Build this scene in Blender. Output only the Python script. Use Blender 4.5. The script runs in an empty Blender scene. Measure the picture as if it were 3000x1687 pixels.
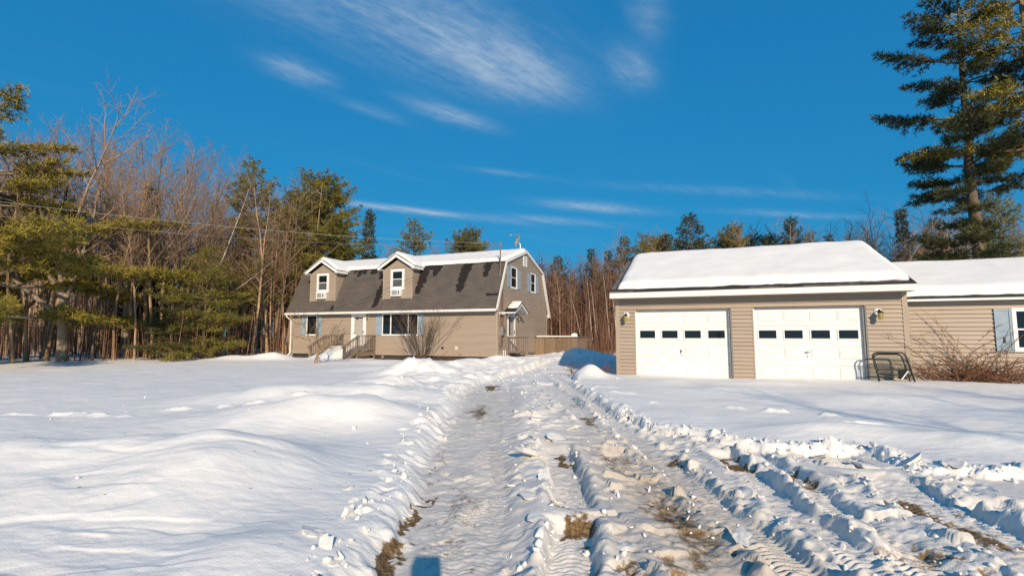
import bpy, math, random
import numpy as np
from mathutils import Vector, Matrix
R = math.radians
rnd = random.Random(7)
sc = bpy.context.scene
col = sc.collection

# ------------------------------------------------------------------ camera, sky, sun, exposure
F_PX, PITCH, CAM_H = 1450.0, 0.093, 1.55          # focal length in pixels of the 3000 px wide photograph
cam_d = bpy.data.cameras.new('camera'); cam = bpy.data.objects.new('camera', cam_d); col.objects.link(cam)
cam_d.sensor_width = 36; cam_d.lens = F_PX / 3000 * 36; cam_d.clip_end = 2000; cam_d.clip_start = 0.05
cam.location = (0, 0, CAM_H); cam.rotation_euler = (math.pi / 2 + PITCH, 0, 0)
sc.camera = cam

SUN_EL, SUN_AZ = 23.3, 169.7                       # azimuth clockwise from +Y: behind the camera, a little to the right
wd = bpy.data.worlds.new('World'); sc.world = wd; wd.use_nodes = True
wt = wd.node_tree; wt.nodes.clear()
def WN(t, **k):
    n = wt.nodes.new(t)
    for a, b in k.items(): setattr(n, a, b)
    return n
def WM(op, a, b=None, c=None):
    n = WN('ShaderNodeMath', operation=op)
    for i, v in enumerate((a, b, c)):
        if v is None: continue
        if isinstance(v, (int, float)): n.inputs[i].default_value = v
        else: wt.links.new(v, n.inputs[i])
    return n.outputs[0]
sky = WN('ShaderNodeTexSky', sky_type='NISHITA', sun_disc=False)
sky.sun_elevation = R(SUN_EL); sky.sun_rotation = R(SUN_AZ); sky.air_density = 1.0; sky.dust_density = 0.1; sky.ozone_density = 4.0
sps = WN('ShaderNodeSeparateColor'); wt.links.new(sky.outputs[0], sps.inputs[0]); hsv = WN('ShaderNodeCombineColor')   # even out the sky's brightness
for i, (pw, gn) in enumerate(((.6, .15), (.36, 1.60), (.26, 3.35))): wt.links.new(WM('MULTIPLY', WM('POWER', sps.outputs[i], pw), gn), hsv.inputs[i])
# cirrus: a flat layer high up, met at direction.xy / direction.z
tc = WN('ShaderNodeTexCoord'); sp = WN('ShaderNodeSeparateXYZ'); wt.links.new(tc.outputs['Generated'], sp.inputs[0])
zc = WM('MAXIMUM', sp.outputs[2], 0.03)
cb = WN('ShaderNodeCombineXYZ'); wt.links.new(WM('DIVIDE', sp.outputs[0], zc), cb.inputs[0]); wt.links.new(WM('DIVIDE', sp.outputs[1], zc), cb.inputs[1])
def wblob(cx, cy, rot, rl, rw):
    s = WN('ShaderNodeVectorMath', operation='SUBTRACT'); wt.links.new(cb.outputs[0], s.inputs[0]); s.inputs[1].default_value = (cx, cy, 0)
    r = WN('ShaderNodeVectorRotate', rotation_type='Z_AXIS'); wt.links.new(s.outputs[0], r.inputs['Vector']); r.inputs['Angle'].default_value = -R(rot)
    m = WN('ShaderNodeVectorMath', operation='MULTIPLY'); wt.links.new(r.outputs[0], m.inputs[0]); m.inputs[1].default_value = (1 / rl, 1 / rw, 0)
    d = WN('ShaderNodeVectorMath', operation='DOT_PRODUCT'); wt.links.new(m.outputs[0], d.inputs[0]); wt.links.new(m.outputs[0], d.inputs[1])
    return WM('POWER', 2.718, WM('MULTIPLY', d.outputs['Value'], -1.0))
def wstreak(rot, scl, ratio, det, lo, hi, dist=0.6):
    r = WN('ShaderNodeVectorRotate', rotation_type='Z_AXIS'); wt.links.new(cb.outputs[0], r.inputs['Vector']); r.inputs['Angle'].default_value = -R(rot)
    m = WN('ShaderNodeVectorMath', operation='MULTIPLY'); wt.links.new(r.outputs[0], m.inputs[0]); m.inputs[1].default_value = (scl / ratio, scl, 1)
    n = WN('ShaderNodeTexNoise'); n.inputs['Scale'].default_value = 1; n.inputs['Detail'].default_value = det; n.inputs['Roughness'].default_value = .62
    n.inputs['Distortion'].default_value = dist
    wt.links.new(m.outputs[0], n.inputs['Vector'])
    mr = WN('ShaderNodeMapRange', interpolation_type='SMOOTHSTEP'); wt.links.new(n.outputs[0], mr.inputs[0]); mr.inputs[1].default_value = lo; mr.inputs[2].default_value = hi
    return mr.outputs[0]
def wsum(items):
    acc = None
    for v, k in items:
        t = WM('MULTIPLY', v, k); acc = t if acc is None else WM('ADD', acc, t)
    return acc
blobs = wsum([(wblob(-.28, 1.52, 47, .52, .24), .66), (wblob(.0, 1.80, 45, .26, .15), .72), (wblob(-.82, 1.82, 52, .11, .075), 1.0), (wblob(-.6, 1.4, 47, .4, .2), .22),
              (wblob(-.27, 2.20, 40, .20, .07), .9), (wblob(-.62, 2.15, 45, .16, .05), .35), (wblob(.46, 1.80, 60, .15, .065), .62), (wblob(.42, 1.45, 70, .14, .05), .5),
              (wblob(-.80, 3.95, 28, .70, .09), 1.0), (wblob(.68, 3.85, 20, .42, .12), .9), (wblob(.35, 4.3, 20, .5, .12), .6), (wblob(1.5, 3.4, 10, .8, .10), .25),
              (wblob(2.45, 4.1, 12, .6, .10), .5), (wblob(-.05, 3.0, 20, .25, .05), .3)])
fine = wstreak(46, 10.5, 5.5, 10, .30, .74)
soft = wstreak(46, 2.6, 3.0, 4, .25, .75)
fleck = wstreak(40, 26, 2.0, 5, .35, .72, .3)
tex = WM('ADD', WM('MULTIPLY', fine, .42), WM('ADD', WM('MULTIPLY', soft, .34), WM('MULTIPLY', fleck, .22)))
veil = WM('MULTIPLY', WM('MULTIPLY', wstreak(50, 1.1, 3.5, 6, .5, .85), fine), .10)
alpha = WM('MINIMUM', WM('ADD', WM('MULTIPLY', blobs, WM('MULTIPLY', tex, 1.0)), veil), .8)
mixc = WN('ShaderNodeMix', data_type='RGBA'); wt.links.new(alpha, mixc.inputs[0]); wt.links.new(hsv.outputs[0], mixc.inputs[6])
mixc.inputs[7].default_value = (4.6, 5.6, 6.6, 1)
bgn = WN('ShaderNodeBackground'); bgn.inputs['Strength'].default_value = 0.105
wt.links.new(mixc.outputs[2], bgn.inputs['Color'])
wo = WN('ShaderNodeOutputWorld'); wt.links.new(bgn.outputs[0], wo.inputs['Surface'])

sl = bpy.data.lights.new('sun', 'SUN'); sl.energy = 5.0; sl.angle = R(0.53); sl.color = (1.0, 0.825, 0.605)
so = bpy.data.objects.new('sun', sl); col.objects.link(so)
SUND = Vector((math.sin(R(SUN_AZ)) * math.cos(R(SUN_EL)), math.cos(R(SUN_AZ)) * math.cos(R(SUN_EL)), math.sin(R(SUN_EL))))
so.rotation_euler = SUND.to_track_quat('Z', 'Y').to_euler(); so.location = SUND * 60
sc.view_settings.view_transform = 'Standard'; sc.view_settings.look = 'None'; sc.view_settings.gamma = 1; sc.view_settings.exposure = 0.0
sc.view_settings.use_curve_mapping = False
sc.cycles.max_bounces = 6; sc.cycles.diffuse_bounces = 3; sc.cycles.glossy_bounces = 3; sc.cycles.use_denoising = True
sc.cycles.sample_clamp_indirect = 6

# ------------------------------------------------------------------ materials
def mat(name, color, rough=.7, var=.0, vscale=4.0, bump=0.0, bscale=60.0, spec=.3, metal=0.0, objvar=0.0, stretch=(1, 1, 1), color2=None, coords='Object', detail=5):
    m = bpy.data.materials.new(name); m.use_nodes = True; nt = m.node_tree; b = nt.nodes['Principled BSDF']
    b.inputs['Roughness'].default_value = rough; b.inputs['Specular IOR Level'].default_value = spec; b.inputs['Metallic'].default_value = metal
    c = (*color, 1)
    if var or color2 or bump:
        t = nt.nodes.new('ShaderNodeTexCoord'); mp = nt.nodes.new('ShaderNodeMapping'); mp.inputs['Scale'].default_value = stretch
        nt.links.new(t.outputs[coords], mp.inputs[0])
    last = None
    if var or color2:
        n = nt.nodes.new('ShaderNodeTexNoise'); n.inputs['Scale'].default_value = vscale; n.inputs['Detail'].default_value = detail; n.inputs['Roughness'].default_value = .65
        nt.links.new(mp.outputs[0], n.inputs['Vector'])
        rp = nt.nodes.new('ShaderNodeValToRGB'); rp.color_ramp.elements[0].position = .32; rp.color_ramp.elements[1].position = .68
        lo = tuple(x * (1 - var) for x in color); hi = color2 if color2 else tuple(min(1, x * (1 + var)) for x in color)
        rp.color_ramp.elements[0].color = (*lo, 1); rp.color_ramp.elements[1].color = (*hi, 1)
        nt.links.new(n.outputs[0], rp.inputs[0]); last = rp.outputs[0]
    if objvar:
        oi = nt.nodes.new('ShaderNodeObjectInfo'); hs = nt.nodes.new('ShaderNodeHueSaturation')
        mr = nt.nodes.new('ShaderNodeMapRange'); mr.inputs[3].default_value = 1 - objvar; mr.inputs[4].default_value = 1 + objvar
        nt.links.new(oi.outputs['Random'], mr.inputs[0]); nt.links.new(mr.outputs[0], hs.inputs['Value'])
        if last: nt.links.new(last, hs.inputs['Color'])
        else: hs.inputs['Color'].default_value = c
        last = hs.outputs[0]
    if last: nt.links.new(last, b.inputs['Base Color'])
    else: b.inputs['Base Color'].default_value = c
    if bump:
        n2 = nt.nodes.new('ShaderNodeTexNoise'); n2.inputs['Scale'].default_value = bscale; n2.inputs['Detail'].default_value = 4
        nt.links.new(mp.outputs[0], n2.inputs['Vector'])
        bp = nt.nodes.new('ShaderNodeBump'); bp.inputs['Strength'].default_value = bump; bp.inputs['Distance'].default_value = .02
        nt.links.new(n2.outputs[0], bp.inputs['Height']); nt.links.new(bp.outputs[0], b.inputs['Normal'])
    return m
M = {}
M['siding'] = mat('vinyl_siding', (.38, .302, .234), .5, .06, .9, .08, 40, .3, objvar=.035, stretch=(.6, 1, 3))
M['siding_trim'] = mat('vinyl_corner', (.375, .305, .23), .5, .05, 2)
M['white'] = mat('white_paint', (.80, .79, .765), .45, .05, 2.5, .05, 30)
M['fascia'] = mat('white_fascia', (.78, .765, .72), .5, .10, 1.6, .04, 20, color2=(.80, .78, .74))
M['door_white'] = mat('garage_door_white', (.76, .75, .72), .4, .04, 1.2, .03, 90)
M['shutter'] = mat('blue_grey_shutter', (.27, .34, .40), .55, .10, 6, .06, 60)
M['glass'] = mat('window_glass', (.012, .014, .016), .03, spec=.6)
M['curtain'] = mat('pale_blind', (.42, .38, .345), .35, .06, 3, spec=.5)
M['screen'] = mat('grey_screen', (.10, .105, .11), .25, .1, 4, spec=.5)
M['dark'] = mat('dark_interior', (.015, .014, .013), .9)
M['skirt'] = mat('dark_skirting', (.045, .04, .037), .85, .35, 5, .3, 20)
M['wood'] = mat('weathered_wood', (.215, .165, .125), .8, .3, 7, .25, 25, stretch=(4, 4, 1), objvar=.14)
M['wood_brown'] = mat('brown_board', (.235, .165, .11), .8, .3, 6, .25, 25, stretch=(6, 6, .7), objvar=.2)
M['jamb'] = mat('grey_jamb', (.20, .20, .195), .6, .15, 5)
M['copper'] = mat('rust_conduit', (.22, .075, .04), .6, .25, 14)
M['grey_metal'] = mat('grey_metal', (.36, .36, .36), .4, .1, 9, metal=.6)
M['dark_metal'] = mat('dark_metal', (.05, .05, .05), .5)
M['dish'] = mat('dish_enamel', (.42, .37, .29), .5, .1, 5)
M['brass'] = mat('brass', (.42, .33, .12), .35, .15, 20, metal=.5)
M['black'] = mat('black_iron', (.02, .02, .02), .5)
M['green_tube'] = mat('dark_green_tube', (.018, .030, .028), .4, .2, 9)
M['wire'] = mat('overhead_cable', (.26, .255, .25), .6)
M['bark'] = mat('grey_brown_bark', (.31, .205, .12), .9, .4, 9, .5, 18, objvar=.35, stretch=(1, 1, .35))
M['bark_dark'] = mat('dark_bark', (.15, .11, .078), .9, .35, 8, .6, 14, objvar=.15, stretch=(1, 1, .35))
M['bark_pale'] = mat('pale_bark', (.33, .255, .18), .9, .3, 6, .5, 14, objvar=.1, stretch=(1, 1, .4))
M['birch'] = mat('birch_bark', (.52, .47, .40), .8, .25, 5, .2, 20, objvar=.1, stretch=(1, 1, 2.5))
M['twig'] = mat('grey_twig', (.33, .215, .135), .9, .25, 3, objvar=.25)
M['twig_red'] = mat('red_brown_twig', (.19, .10, .064), .9, .3, 2, objvar=.25)
M['cane'] = mat('bramble_cane', (.19, .09, .045), .8, .35, 6)
M['shrubtwig'] = mat('shrub_twig', (.125, .09, .06), .85, .25, 6)
M['grass'] = mat('dead_grass', (.26, .17, .08), .9, .35, 5)
def needle_mat(name, c1, c2, tr=.25):
    m = mat(name, c1, .6, .0, 1.1, 0, spec=.25, color2=c2, objvar=.16, detail=2)
    b = m.node_tree.nodes['Principled BSDF']
    b.inputs['Transmission Weight'].default_value = 0
    return m
M['needle'] = needle_mat('pine_needles', (.105, .108, .02), (.27, .22, .034))
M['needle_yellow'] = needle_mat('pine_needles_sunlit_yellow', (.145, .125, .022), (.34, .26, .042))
M['needle_dark'] = needle_mat('dark_pine_needles', (.035, .052, .022), (.115, .112, .028))
M['needle_spruce'] = needle_mat('spruce_needles', (.032, .045, .018), (.095, .09, .026))

def snow_material(name, ground=False):
    m = bpy.data.materials.new(name); m.use_nodes = True; nt = m.node_tree; b = nt.nodes['Principled BSDF']; L = nt.links
    b.inputs['Roughness'].default_value = .75; b.inputs['Specular IOR Level'].default_value = .2
    tc = nt.nodes.new('ShaderNodeTexCoord')
    def noise(s, d=4, r=.6):
        n = nt.nodes.new('ShaderNodeTexNoise'); n.inputs['Scale'].default_value = s; n.inputs['Detail'].default_value = d; n.inputs['Roughness'].default_value = r
        L.new(tc.outputs['Object'], n.inputs['Vector']); return n.outputs[0]
    def mixn(f, a, b2):
        x = nt.nodes.new('ShaderNodeMix'); x.data_type = 'RGBA'
        for i, v in ((0, f), (6, a), (7, b2)):
            if isinstance(v, tuple): x.inputs[i].default_value = v
            elif isinstance(v, float): x.inputs[i].default_value = v
            else: L.new(v, x.inputs[i])
        return x.outputs[2]
    def mr(v, a, b2, c=0., d=1.):
        x = nt.nodes.new('ShaderNodeMapRange'); x.interpolation_type = 'SMOOTHSTEP'; L.new(v, x.inputs[0])
        for i, q in ((1, a), (2, b2), (3, c), (4, d)): x.inputs[i].default_value = q
        return x.outputs[0]
    def mul(a, b2, op='MULTIPLY'):
        x = nt.nodes.new('ShaderNodeMath'); x.operation = op
        for i, v in enumerate((a, b2)):
            if isinstance(v, (int, float)): x.inputs[i].default_value = v
            else: L.new(v, x.inputs[i])
        return x.outputs[0]
    base = mixn(mr(noise(1.3, 3), .35, .7), (.84, .805, .755, 1), (.88, .85, .80, 1))
    if ground:
        at = nt.nodes.new('ShaderNodeAttribute'); at.attribute_name = 'mud'
        ad = nt.nodes.new('ShaderNodeAttribute'); ad.attribute_name = 'dirt'
        n1 = noise(9, 6, .7); n2 = noise(34, 5, .7)
        base = mixn(mul(ad.outputs['Fac'], mr(mul(noise(5.5, 7, .8), ad.outputs['Fac'], 'ADD'), .62, 1.15)), base, (.53, .455, .375, 1))
        mudf = mr(mul(mul(at.outputs['Fac'], 1.0), mul(mul(n1, .9), mul(n2, .8), 'ADD'), 'ADD'), 1.18, 1.45)
        mudc = mixn(mr(n2, .35, .65), (.075, .045, .022, 1), (.27, .17, .075, 1))
        base = mixn(mudf, base, mudc)
    L.new(base, b.inputs['Base Color'])
    bp = nt.nodes.new('ShaderNodeBump'); bp.inputs['Strength'].default_value = .45; bp.inputs['Distance'].default_value = .025
    h = mul(mul(noise(22, 6, .7), .7), mul(noise(90, 3, .6), .25), 'ADD')
    L.new(h, bp.inputs['Height']); L.new(bp.outputs[0], b.inputs['Normal'])
    return m
M['snow_ground'] = snow_material('trampled_snow', True)
M['snow'] = snow_material('clean_snow')
M['snow_crumb'] = mat('crumbled_snow', (.72, .69, .65), .8, .0, 30, .4, 120, color2=(.84, .825, .80))

def shingle_material(name, base, stain):
    m = bpy.data.materials.new(name); m.use_nodes = True; nt = m.node_tree; b = nt.nodes['Principled BSDF']; L = nt.links
    b.inputs['Roughness'].default_value = .85; b.inputs['Specular IOR Level'].default_value = .25
    tc = nt.nodes.new('ShaderNodeTexCoord'); uv = nt.nodes.new('ShaderNodeUVMap'); uv.uv_map = 'roof'
    br = nt.nodes.new('ShaderNodeTexBrick'); L.new(uv.outputs[0], br.inputs['Vector']); br.inputs['Scale'].default_value = 1
    br.inputs['Brick Width'].default_value = .31; br.inputs['Row Height'].default_value = .142; br.inputs['Mortar Size'].default_value = .006
    br.inputs['Color1'].default_value = (*[x * .92 for x in base], 1); br.inputs['Color2'].default_value = (*[x * 1.08 for x in base], 1)
    br.inputs['Mortar'].default_value = (*[x * .7 for x in base], 1); br.inputs['Bias'].default_value = 0
    n = nt.nodes.new('ShaderNodeTexNoise'); n.inputs['Scale'].default_value = 1.2; n.inputs['Detail'].default_value = 6; L.new(uv.outputs[0], n.inputs['Vector'])
    mx = nt.nodes.new('ShaderNodeMix'); mx.data_type = 'RGBA'; mx.blend_type = 'MULTIPLY'; mx.inputs[0].default_value = .55
    L.new(br.outputs[0], mx.inputs[6]); L.new(n.outputs[0], mx.inputs[7])
    vm = nt.nodes.new('ShaderNodeHueSaturation'); vm.inputs['Saturation'].default_value = .8; vm.inputs['Value'].default_value = 1.35; L.new(mx.outputs[2], vm.inputs['Color'])
    outc = vm.outputs[0]
    if stain:                                        # meltwater runs below the snow: attribute painted on the courses
        at = nt.nodes.new('ShaderNodeAttribute'); at.attribute_name = 'wet'
        br2 = nt.nodes.new('ShaderNodeTexBrick'); L.new(uv.outputs[0], br2.inputs['Vector']); br2.inputs['Scale'].default_value = 1
        br2.inputs['Brick Width'].default_value = .16; br2.inputs['Row Height'].default_value = .142; br2.inputs['Mortar Size'].default_value = 0
        br2.inputs['Color1'].default_value = (0, 0, 0, 1); br2.inputs['Color2'].default_value = (1, 1, 1, 1)
        mm = nt.nodes.new('ShaderNodeMath'); mm.operation = 'MULTIPLY_ADD'; L.new(br2.outputs[0], mm.inputs[0]); mm.inputs[1].default_value = .45; L.new(at.outputs['Fac'], mm.inputs[2])
        r = nt.nodes.new('ShaderNodeMapRange'); L.new(mm.outputs[0], r.inputs[0]); r.inputs[1].default_value = .72; r.inputs[2].default_value = .80
        x = nt.nodes.new('ShaderNodeMix'); x.data_type = 'RGBA'; L.new(r.outputs[0], x.inputs[0]); L.new(outc, x.inputs[6]); x.inputs[7].default_value = (.022, .019, .018, 1)
        outc = x.outputs[2]
    L.new(outc, b.inputs['Base Color'])
    bp = nt.nodes.new('ShaderNodeBump'); bp.inputs['Strength'].default_value = .35; bp.inputs['Distance'].default_value = .01
    L.new(br.outputs['Fac'], bp.inputs['Height']); bp.invert = True; L.new(bp.outputs[0], b.inputs['Normal'])
    return m
M['shingle'] = shingle_material('brown_shingle', (.122, .097, .080), True)
M['shingle_dark'] = mat('dark_shingle', (.03, .028, .027), .85, .3, 10, .2, 50)
M['shingle_grey'] = mat('grey_shingle', (.13, .115, .105), .85, .25, 10, .2, 50, objvar=.3)

# ------------------------------------------------------------------ helpers
class MB:
    def __init__(s): s.v = []; s.f = []
    def add(s, vs, fs):
        o = len(s.v); s.v += [tuple(map(float, p)) for p in vs]; s.f += [tuple(i + o for i in f) for f in fs]; return s
    def box(s, x0, x1, y0, y1, z0, z1):
        x0, x1 = sorted((x0, x1)); y0, y1 = sorted((y0, y1)); z0, z1 = sorted((z0, z1))
        return s.add([(x, y, z) for x in (x0, x1) for y in (y0, y1) for z in (z0, z1)],
                     [(0, 1, 3, 2), (4, 6, 7, 5), (0, 4, 5, 1), (2, 3, 7, 6), (0, 2, 6, 4), (1, 5, 7, 3)])
    def hexa(s, a, b):                               # two quads a, b (same winding), joined
        return s.add(list(a) + list(b), [(0, 3, 2, 1), (4, 5, 6, 7), (0, 1, 5, 4), (1, 2, 6, 5), (2, 3, 7, 6), (3, 0, 4, 7)])
    def prism(s, poly, d):                           # 3-D polygon extruded by vector d
        n = len(poly); p = [Vector(q) for q in poly]; d = Vector(d)
        return s.add(p + [q + d for q in p], [tuple(range(n))[::-1], tuple(range(n, 2 * n))] + [(i, (i + 1) % n, (i + 1) % n + n, i + n) for i in range(n)])
    def beam(s, a, b, w, h, up=(0, 0, 1)):           # bar of section w x h from a to b
        a, b = Vector(a), Vector(b); d = (b - a).normalized(); u = Vector(up); r = d.cross(u)
        if r.length < 1e-4: r = d.cross(Vector((0, 1, 0)))
        r.normalize(); u = r.cross(d).normalized(); r *= w / 2; u *= h / 2
        return s.hexa([a - r - u, a + r - u, a + r + u, a - r + u], [b - r - u, b + r - u, b + r + u, b - r + u])
    def tube(s, pts, rad, n=6, cap=True):
        pts = [Vector(p) for p in pts]; k = len(pts)
        if not hasattr(rad, '__len__'): rad = [rad] * k
        o = len(s.v); up = None
        for i, p in enumerate(pts):
            d = (pts[min(i + 1, k - 1)] - pts[max(i - 1, 0)]).normalized()
            if up is None:
                up = d.orthogonal().normalized()
            up = (up - d * up.dot(d)); up = up.normalized() if up.length > 1e-5 else d.orthogonal().normalized()
            w = d.cross(up)
            for j in range(n):
                a = 2 * math.pi * j / n; q = p + (up * math.cos(a) + w * math.sin(a)) * rad[i]; s.v.append((q.x, q.y, q.z))
        for i in range(k - 1):
            for j in range(n):
                a = o + i * n + j; b = o + i * n + (j + 1) % n; s.f.append((a, b, b + n, a + n))
        if cap: s.f.append(tuple(o + j for j in range(n))[::-1]); s.f.append(tuple(o + (k - 1) * n + j for j in range(n)))
        return s
    def lathe(s, prof, n=16, c=(0, 0, 0)):           # (r, z) profile about the vertical through c
        o = len(s.v)
        for r, z in prof:
            for j in range(n): a = 2 * math.pi * j / n; s.v.append((c[0] + r * math.cos(a), c[1] + r * math.sin(a), c[2] + z))
        for i in range(len(prof) - 1):
            for j in range(n): a = o + i * n + j; b = o + i * n + (j + 1) % n; s.f.append((a, b, b + n, a + n))
        s.f.append(tuple(o + j for j in range(n))[::-1]); s.f.append(tuple(o + (len(prof) - 1) * n + j for j in range(n)))
        return s
    def mesh(s, name, m, smooth=False):
        me = bpy.data.meshes.new(name); me.from_pydata(s.v, [], s.f); me.update()
        if m: me.materials.append(M[m] if isinstance(m, str) else m)
        if smooth: me.polygons.foreach_set('use_smooth', [True] * len(me.polygons))
        return me
    def build(s, name, m, parent=None, loc=None, rz=0, smooth=False):
        return put(name, s.mesh(name, m, smooth), parent, loc, rz)
def put(name, me, parent=None, loc=None, rz=0, scale=None):
    o = bpy.data.objects.new(name, me); col.objects.link(o); o.parent = parent
    off = Vector(parent['_off']) if parent is not None and '_off' in parent.keys() else Vector((0, 0, 0))
    o.location = Vector(loc if loc is not None else (0, 0, 0)) + off
    o.rotation_euler = (0, 0, rz)
    if scale: o.scale = scale
    return o
def np_mesh(name, verts, tris, m, smooth=False):
    me = bpy.data.meshes.new(name); verts = np.ascontiguousarray(verts, dtype=np.float32); tris = np.ascontiguousarray(tris, dtype=np.int32)
    k = tris.shape[1]; me.vertices.add(len(verts)); me.vertices.foreach_set('co', verts.ravel())
    me.loops.add(tris.size); me.loops.foreach_set('vertex_index', tris.ravel())
    me.polygons.add(len(tris)); me.polygons.foreach_set('loop_start', np.arange(0, tris.size, k, dtype=np.int32))
    if smooth: me.polygons.foreach_set('use_smooth', np.ones(len(tris), bool))
    me.update(calc_edges=True); me.materials.append(M[m] if isinstance(m, str) else m); return me
def tag(o, label=None, cat=None, group=None, kind=None):
    for k, v in (('label', label), ('category', cat), ('group', group), ('kind', kind)):
        if v: o[k] = v
    return o
def empty(name, loc, rz=0, off=None, label=None, cat=None, group=None):
    o = bpy.data.objects.new(name, None); col.objects.link(o); o.location = loc; o.rotation_euler = (0, 0, rz); o.empty_display_size = .2
    if off is not None: o['_off'] = tuple(-Vector(off))
    return tag(o, label, cat, group)

YAW = .388                                            # the house and the garage front run parallel
EX, EM = Vector((math.cos(YAW), -math.sin(YAW), 0)), Vector((math.sin(YAW), math.cos(YAW), 0))
HQ, GQ = Vector((-.738, 24.9, 0)), Vector((3.453, 16.364, 0))
def hw(s, t, z=0): return HQ + EX * s + EM * t + Vector((0, 0, z))
def gw(s, t, z=0): return GQ + EX * s + EM * t + Vector((0, 0, z))
def framed(name, origin, base, label, cat, group=None):   # Empty at the thing's base, children written in the frame of house or garage
    p = (hw if origin == 'h' else gw)(*base)
    return empty(name, p, -YAW, base, label, cat, group)
def px_at(px, depth):                                 # sideways position of a photo column at a distance
    return (px - 1500) / F_PX * depth
def top_h(py, depth):                                 # height seen at photo row py at a distance
    v = (843.5 - py) / F_PX; s, c = math.sin(PITCH), math.cos(PITCH)
    return CAM_H + depth * (s + v * c) / (c - v * s)

# ------------------------------------------------------------------ terrain
def hsh(ix, iy, seed):
    h = (ix.astype(np.int64) * 374761393 + iy.astype(np.int64) * 668265263 + seed * 974634777) & 0xffffffff
    h = ((h ^ (h >> 13)) * 1274126177) & 0xffffffff
    return ((h ^ (h >> 16)) & 0xffff) / 65535.0
def vn(x, y, seed=0):
    xi, yi = np.floor(x), np.floor(y); fx, fy = x - xi, y - yi
    fx = fx * fx * fx * (fx * (fx * 6 - 15) + 10); fy = fy * fy * fy * (fy * (fy * 6 - 15) + 10)
    a, b, c, d = hsh(xi, yi, seed), hsh(xi + 1, yi, seed), hsh(xi, yi + 1, seed), hsh(xi + 1, yi + 1, seed)
    return (a + (b - a) * fx) * (1 - fy) + (c + (d - c) * fx) * fy - .5
def fbm(x, y, seed=0, o=4, g=.5):
    s = 0; a = 1.0
    for i in range(o):
        s = s + a * vn(x + 17.3 * i, y - 9.1 * i, seed + i); x = x * 2.03; y = y * 2.03; a *= g
    return s
def worley(x, y, seed):
    xi, yi = np.floor(x), np.floor(y); f1 = np.full(x.shape, 9.); f2 = np.full(x.shape, 9.); cid = np.zeros(x.shape); cx = np.zeros(x.shape); cy = np.zeros(x.shape)
    for i in (-1, 0, 1):
        for j in (-1, 0, 1):
            a, b = xi + i, yi + j; dx = a + hsh(a, b, seed) - x; dy = b + hsh(a, b, seed + 1) - y; d = np.hypot(dx, dy)
            m = d < f1; f2 = np.where(m, f1, np.minimum(f2, d)); cid = np.where(m, hsh(a, b, seed + 2), cid); cx = np.where(m, dx, cx); cy = np.where(m, dy, cy); f1 = np.where(m, d, f1)
    return f1, f2, cid, cx, cy
def ss(a, b, x):
    t = np.clip((x - a) / (b - a), 0, 1); return t * t * (3 - 2 * t)
DRIVE = [(-.75, -6), (-.95, 1.5), (-1.02, 2.9), (-1.13, 3.6), (-1.1, 4.4), (-1.26, 5.6), (-1.38, 7.84), (-1.40, 10.1), (-1.3, 12.5), (-.9, 15), (-.1, 18), (1.2, 22), (2.4, 25.5),
         (4.0, 25.0), (3.2, 21), (2.2, 17.5), (1.75, 14), (1.98, 9.0), (2.1, 7.6), (2.75, 6.9), (3.4, 6.3), (4.35, 6.2), (4.25, 5.3), (4.8, 5.15), (6.2, 4.9), (8.5, 4.3), (12, 3), (12, -6)]
def sdist(x, y, poly):
    d = np.full(x.shape, 1e9); ins = np.zeros(x.shape, bool); n = len(poly)
    for i in range(n):
        ax, ay = poly[i]; bx, by = poly[(i + 1) % n]; ex, ey = bx - ax, by - ay
        t = np.clip(((x - ax) * ex + (y - ay) * ey) / (ex * ex + ey * ey), 0, 1)
        d = np.minimum(d, np.hypot(x - ax - t * ex, y - ay - t * ey))
        c = ((ay > y) != (by > y)) & (x < (bx - ax) * (y - ay) / (by - ay + 1e-12) + ax); ins ^= c
    return np.where(ins, -d, d)
# wheel ruts: (list of (y, x)), half width, floor height above the packed ground, tread strength
RUTS = [([(-4, -.62), (3, -.66), (5, -.66), (9, -.78), (12, -.95), (15, -.75)], .17, .015, 1.0),
        ([(-4, -.22), (3, -.24), (5, -.25), (9, -.40), (12, -.62), (15, -.45)], .16, .012, 1.0),
        ([(-4, .10), (3.0, .36), (4.2, .50), (6.6, .60)], .15, .0, .5),
        ([(-4, 1.15), (3, 1.2), (4.5, 1.30), (6, 1.33), (9, 1.28), (13, 1.05), (17, .9)], .20, .025, .7),
        ([(-4, 1.75), (4, 1.78), (6.4, 1.80), (9.4, 1.70), (14, 1.5), (18, 1.36)], .13, .02, 1.0),
        ([(-4, 2.0), (3, 2.28), (4.9, 2.45), (6.4, 2.60)], .15, .01, .9),
        ([(-4, 2.3), (3, 2.62), (4.5, 2.78), (6.35, 3.02)], .13, .01, .9),
        ([(-4, 3.0), (3, 3.35), (4.0, 3.55), (5.2, 3.80)], .26, .012, .5),
        ([(-4, 4.6), (2.5, 4.3), (4.2, 4.15), (5.0, 4.1)], .16, .02, .7)]
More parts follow.
